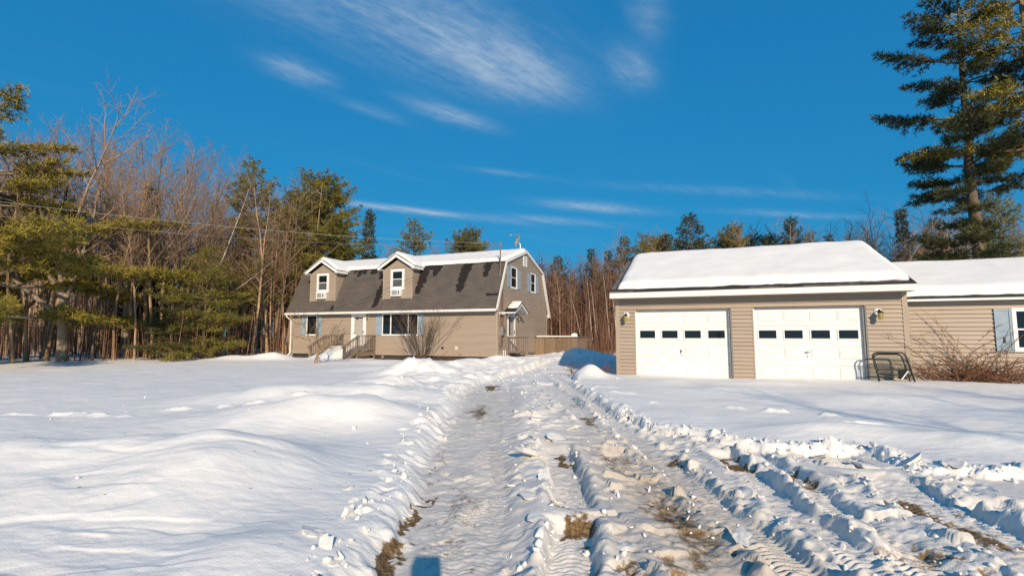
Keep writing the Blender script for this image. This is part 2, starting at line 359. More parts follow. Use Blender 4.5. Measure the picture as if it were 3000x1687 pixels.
MUD = [(.48, 4.2, .13, .45, 1.0), (.60, 6.1, .13, .32, .95), (.80, 5.8, .10, .25, .85), (-.84, 3.35, .10, .7, 1.0), (-.84, 4.4, .06, .6, .8), (-.86, 6.0, .04, 1.0, .65), (-.62, 9.6, .28, 1.7, .55),
       (-.55, 13.6, .16, .55, 1.0), (1.3, 4.1, .35, .9, .62), (1.2, 6.0, .3, .8, .5), (2.55, 5.9, .2, .3, .95), (2.95, 5.5, .12, .5, .8), (3.45, 4.3, .28, .5, .88), (1.35, 8.6, .16, .9, .6), (1.28, 10.4, .14, .8, .5),
       (3.0, 3.4, .5, .5, .6), (.9, 3.2, .4, .5, .62), (2.2, 4.1, .15, .5, .55), (-.45, 4.4, .4, 2.4, .38), (1.4, 5.0, .5, 2.2, .35), (1.95, 6.0, .2, .2, .8)]
MOUNDS = [(-4.7, 5.2, .30, 1.7, .74, 8), (-2.75, 5.05, .26, .85, .76, -10), (-3.6, 4.2, .10, 1.8, .5, 0), (-3.4, 8.0, .29, 1.5, .88, 8), (-2.2, 8.1, .20, .9, .8, -15), (-4.4, 10.4, .28, 1.9, .95, 12),
          (-2.7, 10.6, .17, 1.2, .7, -10), (-3.4, 12.6, .22, 1.2, .7, 8), (-3.1, 16.4, .48, 1.1, .7, 15), (-2.2, 14.4, .22, .9, .6, 0), (-1.6, 19.2, .36, 1.4, .8, 20), (-4.4, 18.2, .18, 1.6, .7, 0), (-.2, 22.0, .34, 1.4, .7, -10),
          (2.45, 15.6, .42, .42, .5, 0), (2.0, 19.0, .1, .8, .7, 0), (-12.2, 25.6, .34, .9, .6, 0), (-14.2, 25.6, .22, 1.2, .6, 0), (-9.4, 26.0, .15, .9, .5, 0), (-6.0, 22.5, .14, 2.0, .8, 0),
          (5.2, 11.6, .12, 1.0, .6, -10), (4.2, 13.6, .08, .5, .5, 0), (7.6, 10.0, .12, 1.6, .7, -12), (9.5, 7.6, .16, 2.2, .8, -8), (6.5, 13.1, .08, .8, .35, -20), (12, 9, .15, 2, 1, 0), (4.6, 7.0, .14, 1.0, .45, -8), (6.2, 6.3, .16, 1.0, .4, -12), (-1.7, 3.2, .09, .5, .4, 60)]
# crust broken open: low bright ridges (x0, y0, x1, y1, height)
RIDGES = [(-8.6, 8.6, -7.2, 8.5, .05), (-7.3, 8.35, -6.2, 8.3, .05), (-6.0, 8.8, -4.9, 8.95, .05), (-4.8, 9.1, -3.9, 9.9, .06), (-2.6, 9.2, -1.7, 9.5, .05), (-3.0, 13.3, -1.2, 11.6, .07), (-2.6, 12.0, -1.3, 10.9, .06),
          (2.6, 9.9, 4.6, 9.1, .05), (4.6, 9.1, 5.4, 8.4, .06), (2.2, 11.5, 3.0, 10.9, .06), (-3.2, 16.0, -1.0, 15.3, .08), (-2.4, 18.6, .4, 17.5, .07), (2.0, 12.6, 2.7, 12.4, .05), (5.0, 7.8, 5.9, 7.4, .06)]
def height(x, y, full=False):
    x = np.asarray(x, float); y = np.asarray(y, float)
    base = .075 * ss(4, 14, y) + .02 * ss(16, 40, y)
    garS = (x - GQ.x) * EX.x + (y - GQ.y) * EX.y; garT = (x - GQ.x) * EM.x + (y - GQ.y) * EM.y
    base = base + .10 * ss(3, 9, garS) * ss(-5, -.5, garT) * ss(14, 9, garS)
    wx = fbm(x * 2.1, y * 2.1, 3, 3) * .16; wy = fbm(x * 2.1 + 40, y * 2.1, 9, 3) * .16
    d = sdist(x + wx, y + wy, DRIVE) + fbm(x * 9, y * 9, 21, 3) * .05
    left = ss(.2, -.3, x + .25) * ss(14, 9, y)                        # the left side slopes down in a scraped bank
    inside = ss(.03, -.05, d) * (1 - left) + ss(.02, -.34, d) * left
    far = ss(12, 18, y)
    fresh = .17 + .04 * fbm(x * .45, y * .45, 31, 3) + .015 * fbm(x * 1.6 + y * .5, y * 2.4, 35, 4) + .005 * fbm(x * 7 + y * 2, y * 15, 37, 3) * ss(30, 12, y)
    for cx, cy, a, rx, ry, rot in MOUNDS:
        c, s = math.cos(R(rot)), math.sin(R(rot)); u = ((x - cx) * c + (y - cy) * s) / rx; v = (-(x - cx) * s + (y - cy) * c) / ry
        fresh = fresh + a * np.exp(-(u * u + v * v)) * (1 + .35 * fbm(x * 1.3, y * 1.3, 50, 2))
    # wind-cut ledges on the left bank
    led = np.abs(fbm(x * .5 + 3, y * 1.5, 61, 3)); fresh = fresh + .012 * ss(.0, .16, led) * ss(-1.5, -3, x) * ss(7.5, 5, y)
    led2 = fbm(x * .7 + .4 * y, y * 2.2, 66, 3); fresh = fresh + .010 * ss(-.03, .05, led2) * ss(-1.4, -2.2, x) * ss(4.6, 3.6, y)
    for x0, y0, x1, y1, a in RIDGES:
        ex, ey = x1 - x0, y1 - y0; L = math.hypot(ex, ey); t = ((x - x0) * ex + (y - y0) * ey) / L; n = (-(x - x0) * ey + (y - y0) * ex) / L + .12 * fbm(x * 2.4, y * 2.4, 71, 2)
        g = ss(-.15, .15, t) * ss(L + .15, L - .15, t) * ss(-.25, .1, fbm(t * 1.7, t * 0 + y0, 73, 2))
        fresh = fresh + a * g * (ss(-.16, 0, n) * ss(.05, 0, n) + .5 * vn(x * 14, y * 14, 75) * np.exp(-(n / .25) ** 2))
    # trampled snow between the drive and the side door, and the ploughed edge in front of the house
    tr = np.exp(-((x + .6 - .16 * (y - 15)) / 1.3) ** 2) * ss(13, 16, y) * ss(31, 27, y) + .8 * np.exp(-(((x + 1.9) / 2.2) ** 2 + ((y - 13.5) / 3.2) ** 2)) + .8 * np.exp(-(((x + 3.2) / 1.3) ** 2 + ((y - 16.4) / .8) ** 2))
    tr = np.clip(tr, 0, 1)
    f1, f2, cid, cx, cy = worley(x * 2.6, y * 2.6, 81)
    fresh = fresh + tr * (.10 * fbm(x * 2.6, y * 2.6, 83, 4, .6) + .06 * (cid - .5))
    # disturbed strip just outside the drive edge: tilted crust plates
    edge = np.exp(-((d - .07) / (.13 - .06 * left)) ** 2) * (1 - .5 * far) * (1 - .45 * left)
    g1, g2, gid, gx, gy = worley(x * 4.6 + wx * 4, y * 4.6, 91)
    plate = (gid - .45) * .09 + gx * (gid - .5) * .12 + gy * (hsh(np.floor(gid * 999), np.floor(gid * 77), 5) - .5) * .16
    fresh = fresh + edge * plate * ss(-.35, .15, fbm(x * 1.2, y * 1.2, 95, 2))
    # churned drive
    h1, h2, hid, hx, hy = worley(x * 3.4 + 2 * wx, y * 3.4, 101)
    k1, k2, kid, kx, ky = worley(x * 9 + wx, y * 9, 111)
    lump = .045 + .085 * np.clip(fbm(x * 1.6, y * .8, 103, 3) + .1, -.2, .6) + .038 * (hid - .4) + hx * (hid - .5) * .10 + hy * (kid * .0 + hid - .35) * .10
    lump = lump + .022 * (kid - .4) * ss(.0, .2, k2 - k1) + .018 * fbm(x * 12, y * 12, 105, 3)
    isl = ss(-.015, .03, fbm(x * 1.25 + 3, y * .85, 161, 3) + .05 * vn(x * 8, y * 8, 165) - .03) * ss(-.1, .05, x) * (1 - np.exp(-((x - 1.3) / .42) ** 2) * ss(7.2, 6.2, y))      # rafts of unbroken crust with sharp sides
    raft = .105 + .03 * fbm(x * .9, y * .9, 163, 2) + .05 * (hx * (hid - .5) + hy * (hid - .3)) * ss(.45, .8, hid) + .004 * fbm(x * 9, y * 9, 167, 2)
    lump = lump * (1 - isl) + raft * isl
    lump = np.maximum(lump, .012 + .01 * fbm(x * 20, y * 20, 107, 2))
    ridge = np.exp(-((x - (.12 + .05 * np.sin(y * 2))) / .20) ** 2) * ss(10, 8, y) + .9 * np.exp(-((x - .95) / .22) ** 2) * ss(7, 6, y) + .8 * np.exp(-((x - 2.1 + .06 * y - .3) / .16) ** 2) * ss(6.3, 5.6, y) + np.exp(-((x - 3.15) / .18) ** 2) * ss(5.6, 5, y) * .7 + .8 * np.exp(-((x - .45) / .5) ** 2) * ss(6.6, 8, y) * ss(14, 12, y)
    lump = lump + .06 * (1 - .7 * isl) * np.clip(ridge, 0, 1) * (1 + .6 * fbm(x * 3, y * 3, 109, 3))
    lump = lump * (1 - .85 * left * ss(-.50, -.28, d))
    flat = ss(-.75, -.35, -np.abs(x + .45)) * ss(15, 12, y)             # the well-driven left lane is packed
    lump = lump * (1 - .62 * flat)
    lump = lump * (1 - .5 * far)
    h = fresh * (1 - inside) + lump * inside
    mud = np.zeros(x.shape); dirt = inside * .46 * (1 - .6 * far) + .10 * inside * flat + .5 * inside * np.exp(-((x - 1.35) / .55) ** 2) * ss(9, 5, y)
    rutmask = np.zeros(x.shape)
    for pts, w, fl, tread in RUTS:
        ys = [p[0] for p in pts]; xs = [p[1] for p in pts]
        xc = np.interp(y, ys, xs) + .02 * np.sin(y * 1.7 + xs[0] * 5) + .05 * fbm(y * 1.6, y * 0 + xs[0], 121, 2)
        on = ss(ys[-1] + .3, ys[-1] - .2, y + .3 * vn(x * 4, y * 4, 123))
        gap = ss(-.30, -.16, fbm(y * .75 + xs[0] * 7, y * 0, 125, 2)) if tread < .95 else 1.0
        dx = x - xc; ww = w * (1 + .25 * fbm(x * 7, y * 7, 127, 2))
        m = ss(ww + .05, ww - .015, np.abs(dx)) * on * gap
        saw = ((y * 17.5 + np.abs(dx) * 9.0) % 1.0); tp = ss(0, .35, saw) * ss(1, .6, saw)
        z = fl + tread * .024 * tp * (.15 + .85 * ss(-.18, .14, fbm(x * 3, y * 2, 133, 3))) + .016 * fbm(x * 14, y * 14, 129, 3)
        sh = np.exp(-((np.abs(dx) - ww - .09) / .06) ** 2) * on * gap * inside
        h = h + sh * (.028 + .055 * fbm(x * 6, y * 6, 131, 3)) * (1 - .7 * flat)
        h = h * (1 - m) + np.minimum(h, z) * m; rutmask = np.maximum(rutmask, m)
        dirt = np.maximum(dirt, m * .46 * (1 - .5 * far))
    mx, my = fbm(x * 6, y * 6, 151, 4, .6) * .22, fbm(x * 5 + 9, y * 5, 155, 4, .6) * .5
    for cx, cy, rx, ry, a in MUD:
        mud = np.maximum(mud, a * np.exp(-(((x + mx - cx) / rx) ** 2 + ((y + my - cy) / ry) ** 2)))
    mud = mud * ss(.16, .05, h) * np.clip(inside + rutmask, 0, 1)
    dirt = dirt + .25 * ss(.3, .8, mud)
    # porch steps buried under drifted snow
    hs = (x - HQ.x) * EX.x + (y - HQ.y) * EX.y; ht = (x - HQ.x) * EM.x + (y - HQ.y) * EM.y
    drift = .66 * ss(-3.1, -.9, ht) * ss(-9.75, -9.5, hs) * ss(-7.75, -8.1, hs) * ss(.3, .0, ht)
    # packed-up snow against the side deck
    drift = drift + .38 * np.exp(-(((hs - 3.0) / 1.6) ** 2 + ((ht - 4.6) / .9) ** 2)) * (1 + .5 * fbm(x * 2, y * 2, 141, 3)) + .16 * ss(6, 0, np.hypot(hs - 2.5, ht - 1.5))
    z = base + h + drift - .09 * ss(-1.3, -.35, ht) * ss(.8, .3, ht) * ss(-14.2, -13.6, hs) * ss(.4, -.2, hs) * (1 - ss(-9.9, -9.6, hs) * ss(-7.4, -7.8, hs))
    inb = ((hs > -13.3) & (hs < -.2) & (ht > .3) & (ht < 7.6))
    z = np.where(inb, np.minimum(z, .2), z)
    if full: return z, np.clip(mud, 0, 1), np.clip(dirt, 0, 1), inside, d
    return z

ys = [-14, -9, -5, -2.5, -1, 0, .8, 1.4, 1.9, 2.25]; y_ = 2.45
while y_ < 34: ys.append(y_); y_ *= 1.0034 if y_ < 9 else 1.0062
while y_ < 420: ys.append(y_); y_ *= 1.045
ts = list(np.linspace(-1.22, 1.22, 700)); ts = [-9, -5, -3, -2.2, -1.8, -1.55, -1.38, -1.28] + ts + [1.28, 1.38, 1.55, 1.8, 2.2, 3, 5, 9]
Y = np.array(ys)[:, None]; T = np.array(ts)[None, :]
Xg = T * (np.maximum(Y, 2.0) + 1.5); Yg = np.broadcast_to(Y, Xg.shape)
Z, mud, dirt, _, _ = height(Xg, Yg, True)
ny, nx = Xg.shape; idx = np.arange(ny * nx).reshape(ny, nx)
quads = np.stack([idx[:-1, :-1], idx[:-1, 1:], idx[1:, 1:], idx[1:, :-1]], -1).reshape(-1, 4)
gm = np_mesh('snow_ground', np.stack([Xg, Yg, Z], -1).reshape(-1, 3), quads, 'snow_ground', True)
for nm, arr in (('mud', mud), ('dirt', dirt)):
    a = gm.attributes.new(nm, 'FLOAT', 'POINT'); a.data.foreach_set('value', arr.astype(np.float32).ravel())
tag(put('snow_ground', gm), kind='structure')
YS, TS = np.array(ys), np.array(ts)
def gz(x, y):                                         # height of the snow, read back from the ground sheet
    j = int(np.clip(np.searchsorted(YS, y) - 1, 0, len(YS) - 2)); fy = (y - YS[j]) / (YS[j + 1] - YS[j]); r = 0
    for k, w in ((j, 1 - fy), (j + 1, fy)):
        t = x / (max(YS[k], 2.0) + 1.5); i = int(np.clip(np.searchsorted(TS, t) - 1, 0, len(TS) - 2)); fx = min(1, max(0, (t - TS[i]) / (TS[i + 1] - TS[i]))); r += w * (Z[k, i] * (1 - fx) + Z[k, i + 1] * fx)
    return float(r)

# ------------------------------------------------------------------ building helpers (frames: x along the front, y inwards, z up)
EXPO = .113
def siding(parent, xl, xr, z0, z1, holes, tf, board_shared=None, splits=()):
    n = max(1, round((z1 - z0) / EXPO)); e = (z1 - z0) / n; cnt = 0
    for i in range(n):
        a, b = z0 + i * e, z0 + (i + 1) * e + .012
        if i == n - 1: b = z1
        zm = z0 + (i + .5) * e
        la, lb, ra, rb = xl(a), xl(b), xr(a), xr(b)
        segs = [(max(la, lb) if abs(la - lb) < 1e-6 else None, None)]
        cuts = sorted([(h[0], h[1]) for h in holes if min(b, h[3]) - max(a, h[2]) > .35 * e])
        segs = []; cur = None
        for c0, c1 in cuts:
            segs.append((cur, c0)); cur = c1
        segs.append((cur, None))
        for sa, sb in segs:
            x0a, x0b = (la, lb) if sa is None else (sa, sa); x1a, x1b = (ra, rb) if sb is None else (sb, sb)
            if x1a - x0a < .03 or x1b - x0b < .0: continue
            w0, w1 = .032, -.008
            mb = MB().hexa([tf(x0a, w0, a), tf(x1a, w0, a), tf(x1b, w1, b), tf(x0b, w1, b)], [tf(x0a, -.03, a), tf(x1a, -.03, a), tf(x1b, -.03, b), tf(x0b, -.03, b)])
            mb.build('siding_board', 'siding', parent); cnt += 1
    return cnt
def fr(x, o, z): return (x, -o, z)                   # front wall: 'out' points to -y
def window(parent, x0, x1, z0, z1, tf, fw=.06, sash='double', name='window', mull=(), pane_m='glass', low_m=None):
    def bx(mb, a, b, o0, o1, c, d): return mb.hexa([tf(a, o0, c), tf(b, o0, c), tf(b, o0, d), tf(a, o0, d)], [tf(a, o1, c), tf(b, o1, c), tf(b, o1, d), tf(a, o1, d)])
    f = MB()
    bx(f, x0, x1, -.02, .045, z1 - fw, z1); bx(f, x0, x0 + fw, -.02, .043, z0, z1 - fw); bx(f, x1 - fw, x1, -.02, .043, z0, z1 - fw); bx(f, x0 + fw, x1 - fw, -.02, .043, z0, z0 + fw)
    w = f.build(name, 'white', parent)
    bx(MB(), x0 - .02, x1 + .02, -.01, .065, z0 - .03, z0).build('sill', 'white', w)
    a, b, c, d = x0 + fw, x1 - fw, z0 + fw, z1 - fw
    edges = [a] + list(mull) + [b]
    for k in range(len(edges) - 1):
        l, r = edges[k] + (.03 if k else 0), edges[k + 1] - (.03 if k < len(edges) - 2 else 0)
        if sash == 'double':
            m = (c + d) / 2
            bx(MB(), l, r, .0, .012, m + .02, d).build('pane', pane_m, w); bx(MB(), l, r, .0, .008, c, m - .02).build('pane', low_m or pane_m, w)
            bx(MB(), l, r, -.005, .024, m - .02, m + .02).build('sash_rail', 'white', w)
        else: bx(MB(), l, r, .0, .01, c, d).build('pane', pane_m, w)
    for q in mull: bx(MB(), q - .03, q + .03, -.005, .036, c, d).build('mullion', 'white', w)
    return w
def shutter(parent, x0, x1, z0, z1, tf):
    def bx(mb, a, b, o0, o1, c, d): return mb.hexa([tf(a, o0, c), tf(b, o0, c), tf(b, o0, d), tf(a, o0, d)], [tf(a, o1, c), tf(b, o1, c), tf(b, o1, d), tf(a, o1, d)])
    m = MB(); k = .045; zm = (z0 + z1) / 2
    bx(m, x0, x0 + k, .02, .052, z0, z1); bx(m, x1 - k, x1, .02, .052, z0, z1)
    for c, d in ((z0, z0 + k), (z1 - k, z1), (zm - k / 2, zm + k / 2)): bx(m, x0 + k, x1 - k, .02, .050, c, d)
    s = m.build('shutter', 'shutter', parent)
    for c, d in ((z0 + k, zm - k / 2), (zm + k / 2, z1 - k)): bx(MB(), x0 + k, x1 - k, .02, .038, c, d).build('panel', 'shutter', s)
    return s
def snow_patch(name, f, u0, u1, v0, v1, nu, nv, th, parent, edge=.16, seed=1, m='snow', wob=.03, close=True):
    # f(u, v) -> point on the roof; snow of thickness th with rounded edges, closed underneath
    su, sv = u1 - u0, v1 - v0; A, B = np.meshgrid(np.linspace(0, 1, nu), np.linspace(0, 1, nv), indexing='ij'); V = []
    U = u0 + su * A; VV = v0 + sv * B
    d = np.minimum(np.minimum(A, 1 - A) * abs(su), np.minimum(B, 1 - B) * abs(sv)) / edge
    T = th * np.sqrt(np.maximum(0, 1 - (1 - np.minimum(1, d)) ** 2))
    nz = fbm(U * 1.1, VV * 1.1 + seed, seed, 3); n2 = fbm(U * 3.1, U * 0 + seed * 1.7, seed + 5, 3)
    VV = VV + np.where(B < .2, wob * 3 * n2 * (1 - B * 5), 0); up = T * (1 + .16 * nz) + np.where(T > 0, .004, -.004)
    for i in range(nu):
        for j in range(nv):
            p = f(float(U[i, j]), float(VV[i, j])); V.append((p[0], p[1], p[2] + float(up[i, j])))
    Fq = [(i * nv + j, (i + 1) * nv + j, (i + 1) * nv + j + 1, i * nv + j + 1) for i in range(nu - 1) for j in range(nv - 1)]
    if su * sv < 0: Fq = [q[::-1] for q in Fq]
    mb = MB(); mb.v = [tuple(p) for p in V]; mb.f = Fq
    return mb.build(name, m, parent, smooth=True)
def courses(name, p0, p1, s0, s1, parent, m, wet=None, ns=140, e=.142):
    (t0, z0), (t1, z1) = p0, p1; L = math.hypot(t1 - t0, z1 - z0); dt, dz = (t1 - t0) / L, (z1 - z0) / L; nt, nz = -dz, dt
    if nz < 0: nt, nz = -nt, -nz
    n = int(math.ceil(L / e)); ss_ = np.linspace(s0, s1, ns); V = []; UV = []; W = []; Fq = []
    for i in range(n):
        for k, (d, up) in enumerate(((i * e, .016), (min(L, (i + 1) * e), .003), (i * e, .0))):
            for s in ss_:
                V.append((s, t0 + dt * d + nt * up, z0 + dz * d + nz * up)); UV.append((s, d)); W.append(wet(s, d) if wet else 0)
        o = i * 3 * ns
        for j in range(ns - 1):
            Fq.append((o + j, o + j + 1, o + ns + j + 1, o + ns + j)); Fq.append((o + 2 * ns + j, o + 2 * ns + j + 1, o + j + 1, o + j))
    me = bpy.data.meshes.new(name); me.from_pydata(V, [], Fq); me.update(); me.materials.append(M[m])
    uv = me.uv_layers.new(name='roof'); li = np.empty(len(me.loops), np.int32); me.loops.foreach_get('vertex_index', li)
    uv.data.foreach_set('uv', np.array(UV, np.float32)[li].ravel())
    a = me.attributes.new('wet', 'FLOAT', 'POINT'); a.data.foreach_set('value', np.array(W, np.float32))
    return put(name, me, parent)

# ------------------------------------------------------------------ the house
HL, HWD = 13.57, 7.92
E0, BK, RG = (-.34, 2.80), (.95, 5.40), (HWD / 2, 6.37)
BK2, E1 = (HWD - .95, 5.40), (HWD + .34, 2.80)
house = framed('house', 'h', (0, 0, .2), 'tan clapboard house with gambrel roof and two dormers', 'house')
SID0 = .42
MB().prism([(-HL + .02, .02, SID0), (-HL + .02, .02, 2.9), (-HL + .02, 1.0, 5.30), (-HL + .02, RG[0], 6.25), (-HL + .02, HWD - 1.0, 5.30), (-HL + .02, HWD - .02, 2.9), (-HL + .02, HWD - .02, SID0)], (HL - .04, 0, 0)).build('wall', 'siding_trim', house)
MB().box(-HL + .06, -.06, .06, HWD - .06, .0, SID0 + .01).build('skirting', 'skirt', house)
FH = [(-12.42, -11.62, 1.50, 2.68), (-9.10, -8.07, .6, 2.73), (-6.97, -4.62, 1.50, 2.68)]
siding(house, lambda z: -HL + .09, lambda z: -.09, SID0, 2.735, FH, fr)
for x0, x1 in ((-HL - .015, -HL + .09), (-.09, .028)): MB().box(x0, x1, -.03, .05, SID0, 2.735).build('corner_trim', 'siding_trim', house)
def gl(z): return .09 if z < 2.9 else (.06 + (z - 2.9) / 2.42 * .96 if z < 5.32 else 1.02 + (z - 5.32) / .94 * (RG[0] - 1.02))
ge = lambda x, o, z: (o, x, z)
GH = [(1.70, 2.62, 4.03, 5.20), (4.80, 5.66, 4.03, 5.20), (3.60, 4.20, 5.45, 6.05), (1.27, 2.36, .55, 2.70)]
siding(house, gl, lambda z: HWD - gl(z), SID0, 6.24, GH, ge)
for y0, y1 in ((-.0, .09), (HWD - .09, HWD + .02)): MB().box(-.02, .03, y0, y1, SID0, 2.80).build('corner_trim', 'siding_trim', house)
# roof shell: lower slopes in courses, upper slopes
WN1 = vn((np.arange(600) / 40 - 14) * 3.1, np.full(600, .5), 5)
WN2 = vn(((np.arange(600) / 40 - 14) * 9.3)[:, None] + np.zeros((1, 40)), (np.arange(40) / 10 * 2.0)[None] + np.zeros((600, 1)), 6)
def wet(s, d):
    n1 = WN1[min(599, int((s + 14) * 40))]; n2 = WN2[min(599, int((s + 14) * 40)), min(39, int(d * 10))]; v = 0
    def run(c, w, lo, hi=3.1, k=1.0):
        nonlocal v
        if lo - .15 < d < hi + .1:
            ww = w * (.55 + .45 * min(1, max(0, (d - lo) / .9))) + .10 * n2; v = max(v, k * max(0., min(1., 1.2 - abs(s - c - .09 * (d - 2)) / max(.05, ww) * .6)) * min(1, max(0, (d - lo + .15) / .15)))
    run(-2.22, .30, 1.12); run(-.95, .26, 1.98); run(-4.08, .30, 2.2); run(-4.3, .6, 2.62); run(-4.78, .26, 1.1); run(-7.28, .20, .32, 1.9); run(-7.20, .12, 1.6, 2.7); run(-9.35, .2, 2.35); run(-8.96, .16, 2.5); run(-8.3, .3, 2.55); run(-7.8, .2, 2.45); run(-9.7, .2, 2.6); run(-10.2, .14, .12, .34)
    v = max(v, max(0, min(1, (d - 2.72 + .25 * n1) / .10)) * .75)
    if -.68 < s < .1 and .84 < d < .99: v = 1.0
    return v * .95 + .06 * n2
courses('roof_shingles', E0, BK, -HL - .22, .10, house, 'shingle', wet)
courses('roof_shingles', E1, BK2, -HL - .22, .10, house, 'shingle', None, 30)
rf = MB()
for a, b in ((E0, BK), (BK, RG), (RG, BK2), (BK2, E1)):
    L = math.hypot(b[0] - a[0], b[1] - a[1]); n = Vector((0, -(b[1] - a[1]) / L, (b[0] - a[0]) / L)); n = n if n.z > 0 else -n
    lo = .004 if a in (E0, BK2) or b in (E1,) else .0
    for x0, x1 in ((-HL - .2, .08),):
        A = [Vector((x, p[0], p[1])) - n * lo for x, p in ((x0, a), (x1, a), (x1, b), (x0, b))]
        rf.hexa([q - n * .07 for q in A], A)
rf.build('roof', 'shingle_dark', house)
# fascia with gutter, soffit, rakes
MB().box(-HL - .22, .10, -.42, -.345, 2.695, 2.815).build('gutter', 'fascia', house)
MB().box(-HL - .2, .08, -.34, .0, 2.735, 2.76).build('soffit', 'fascia', house)
MB().box(-HL - .2, .08, HWD, HWD + .42, 2.70, 2.80).build('gutter', 'fascia', house)
def rake(x, a, b, w=.15, top=.03):
    L = math.hypot(b[0] - a[0], b[1] - a[1]); n = Vector((0, -(b[1] - a[1]) / L, (b[0] - a[0]) / L)); n = n if n.z > 0 else -n
    A, B = Vector((x, *a)) + n * top, Vector((x, *b)) + n * top
    MB().prism([A, B, B - n * w, A - n * w], (.045, 0, 0)).build('rake_board', 'fascia', house)
for x in (.085, -HL - .245):
    for a, b in ((E0, BK), (BK, RG), (RG, BK2), (BK2, E1)): rake(x, a, b, top=.03 if x > 0 else -.03)
MB().box(.02, .125, HWD + .06, HWD + .44, 2.60, 2.76).build('eave_return', 'fascia', house)
def tri_soffit():
    m = MB()
    for a, b in ((E0, BK), (BK, RG), (RG, BK2), (BK2, E1)):
        L = math.hypot(b[0] - a[0], b[1] - a[1]); n = Vector((0, -(b[1] - a[1]) / L, (b[0] - a[0]) / L)); n = n if n.z > 0 else -n
        A, B = Vector((.0, *a)) - n * .09, Vector((.0, *b)) - n * .09; m.prism([A, B, B - n * .03, A - n * .03], (.084, 0, 0))
    m.build('rake_soffit', 'fascia', house)
tri_soffit()
# icicle clips and a thin ice line along the gutter
for k in range(14): 
    s = -12.9 + k * .98; MB().beam((s, -.36, 2.83), (s + .03, -.40, 2.93), .012, .012).build('snow_guard', 'grey_metal', house)
# roof snow on the upper slopes
def upper(u, v):                                      # v: 0 at the front break ... over the ridge ... back break
    Lf = math.hypot(RG[0] - BK[0], RG[1] - BK[1])
    if v <= Lf: t = v / Lf; return (u, BK[0] + (RG[0] - BK[0]) * t, BK[1] + (RG[1] - BK[1]) * t)
    t = (v - Lf) / Lf; return (u, RG[0] + (BK2[0] - RG[0]) * t, RG[1] + (BK2[1] - RG[1]) * t)
LU = math.hypot(RG[0] - BK[0], RG[1] - BK[1])
snow_patch('roof_snow', upper, -HL - .18, .06, -.10, 2 * LU + .1, 130, 44, .17, house, .16, 3, wob=.05)
# windows, shutters and doors of the front
window(house, -12.42, -11.62, 1.50, 2.68, fr, .05, 'single')
for a, b in ((-12.83, -12.43), (-11.61, -11.24)): shutter(house, a, b, 1.49, 2.67, fr)
window(house, -6.97, -4.62, 1.50, 2.68, fr, .05, 'single', mull=(-6.40, -5.26))
for a, b in ((-7.38, -6.98), (-4.61, -4.24)): shutter(house, a, b, 1.49, 2.67, fr)
def door(parent, x0, x1, z0, z1, tf, gz0, gz1, pm):
    def bx(mb, a, b, o0, o1, c, d): return mb.hexa([tf(a, o0, c), tf(b, o0, c), tf(b, o0, d), tf(a, o0, d)], [tf(a, o1, c), tf(b, o1, c), tf(b, o1, d), tf(a, o1, d)])
    f = MB(); k = .09
    bx(f, x0, x1, -.01, .04, z1 - k, z1); bx(f, x0, x0 + k, -.01, .038, z0, z1 - k); bx(f, x1 - k, x1, -.01, .038, z0, z1 - k)
    d = f.build('door', 'white', parent)
    a, b = x0 + k + .01, x1 - k - .01; l = MB(); st = .10
    bx(l, a, a + st, .0, .026, z0 + .02, z1 - k - .01); bx(l, b - st, b, .0, .026, z0 + .02, z1 - k - .01)
    bx(l, a + st, b - st, .0, .024, gz1, z1 - k - .01); bx(l, a + st, b - st, .0, .024, z0 + .02, gz0)
    l.build('door_leaf', 'white', d); bx(MB(), a + st, b - st, .0, .012, gz0, gz1).build('pane', pm, d)
    bx(MB(), b - .075, b - .055, .026, .06, (z0 + z1) / 2 - .1, (z0 + z1) / 2 + .08).build('door_handle', 'black', d)
    return d, a + st, b - st
dr, da, db = door(house, -9.10, -8.07, .64, 2.71, fr, 1.52, 2.50, 'curtain')
MB().box(da + .02, db - .02, -.021, -.013, 2.44, 2.50).build('blind_rail', 'dark', dr); MB().box(da + .15, da + .28, -.022, -.013, 2.37, 2.44).build('latch_plate', 'black', dr)
# gable wall
window(house, 1.70, 2.62, 4.03, 5.20, ge, .07); window(house, 4.80, 5.66, 4.03, 5.20, ge, .07)
for a, b in ((1.27, 1.69), (2.63, 3.08), (4.34, 4.79), (5.67, 6.10)): shutter(house, a, b, 4.03, 5.17, ge)
vt = MB()
vt.box(.0, .05, 3.60, 3.66, 5.45, 6.05).box(.0, .05, 4.12, 4.18, 5.45, 6.05).box(.0, .048, 3.66, 4.12, 5.99, 6.05).box(.0, .048, 3.66, 4.12, 5.45, 5.51)
vo = vt.build('gable_vent', 'white', house)
for k in range(8): MB().hexa([(.01, 3.66, 5.52 + k * .058), (.01, 4.12, 5.52 + k * .058), (.04, 4.12, 5.50 + k * .058), (.04, 3.66, 5.50 + k * .058)], [(.012, 3.66, 5.56 + k * .058), (.012, 4.12, 5.56 + k * .058), (.042, 4.12, 5.53 + k * .058), (.042, 3.66, 5.53 + k * .058)]).build('louvre_slat', 'white', vo)
d2, a2, b2 = door(house, 1.27, 2.36, .62, 2.70, ge, 1.48, 2.50, 'glass')
MB().box(.013, .018, a2 + .22, b2, 1.5, 2.5).build('curtain', 'curtain', d2)
MB().box(.012, .017, a2, b2, .9, 1.44).build('lower_screen', 'screen', d2)
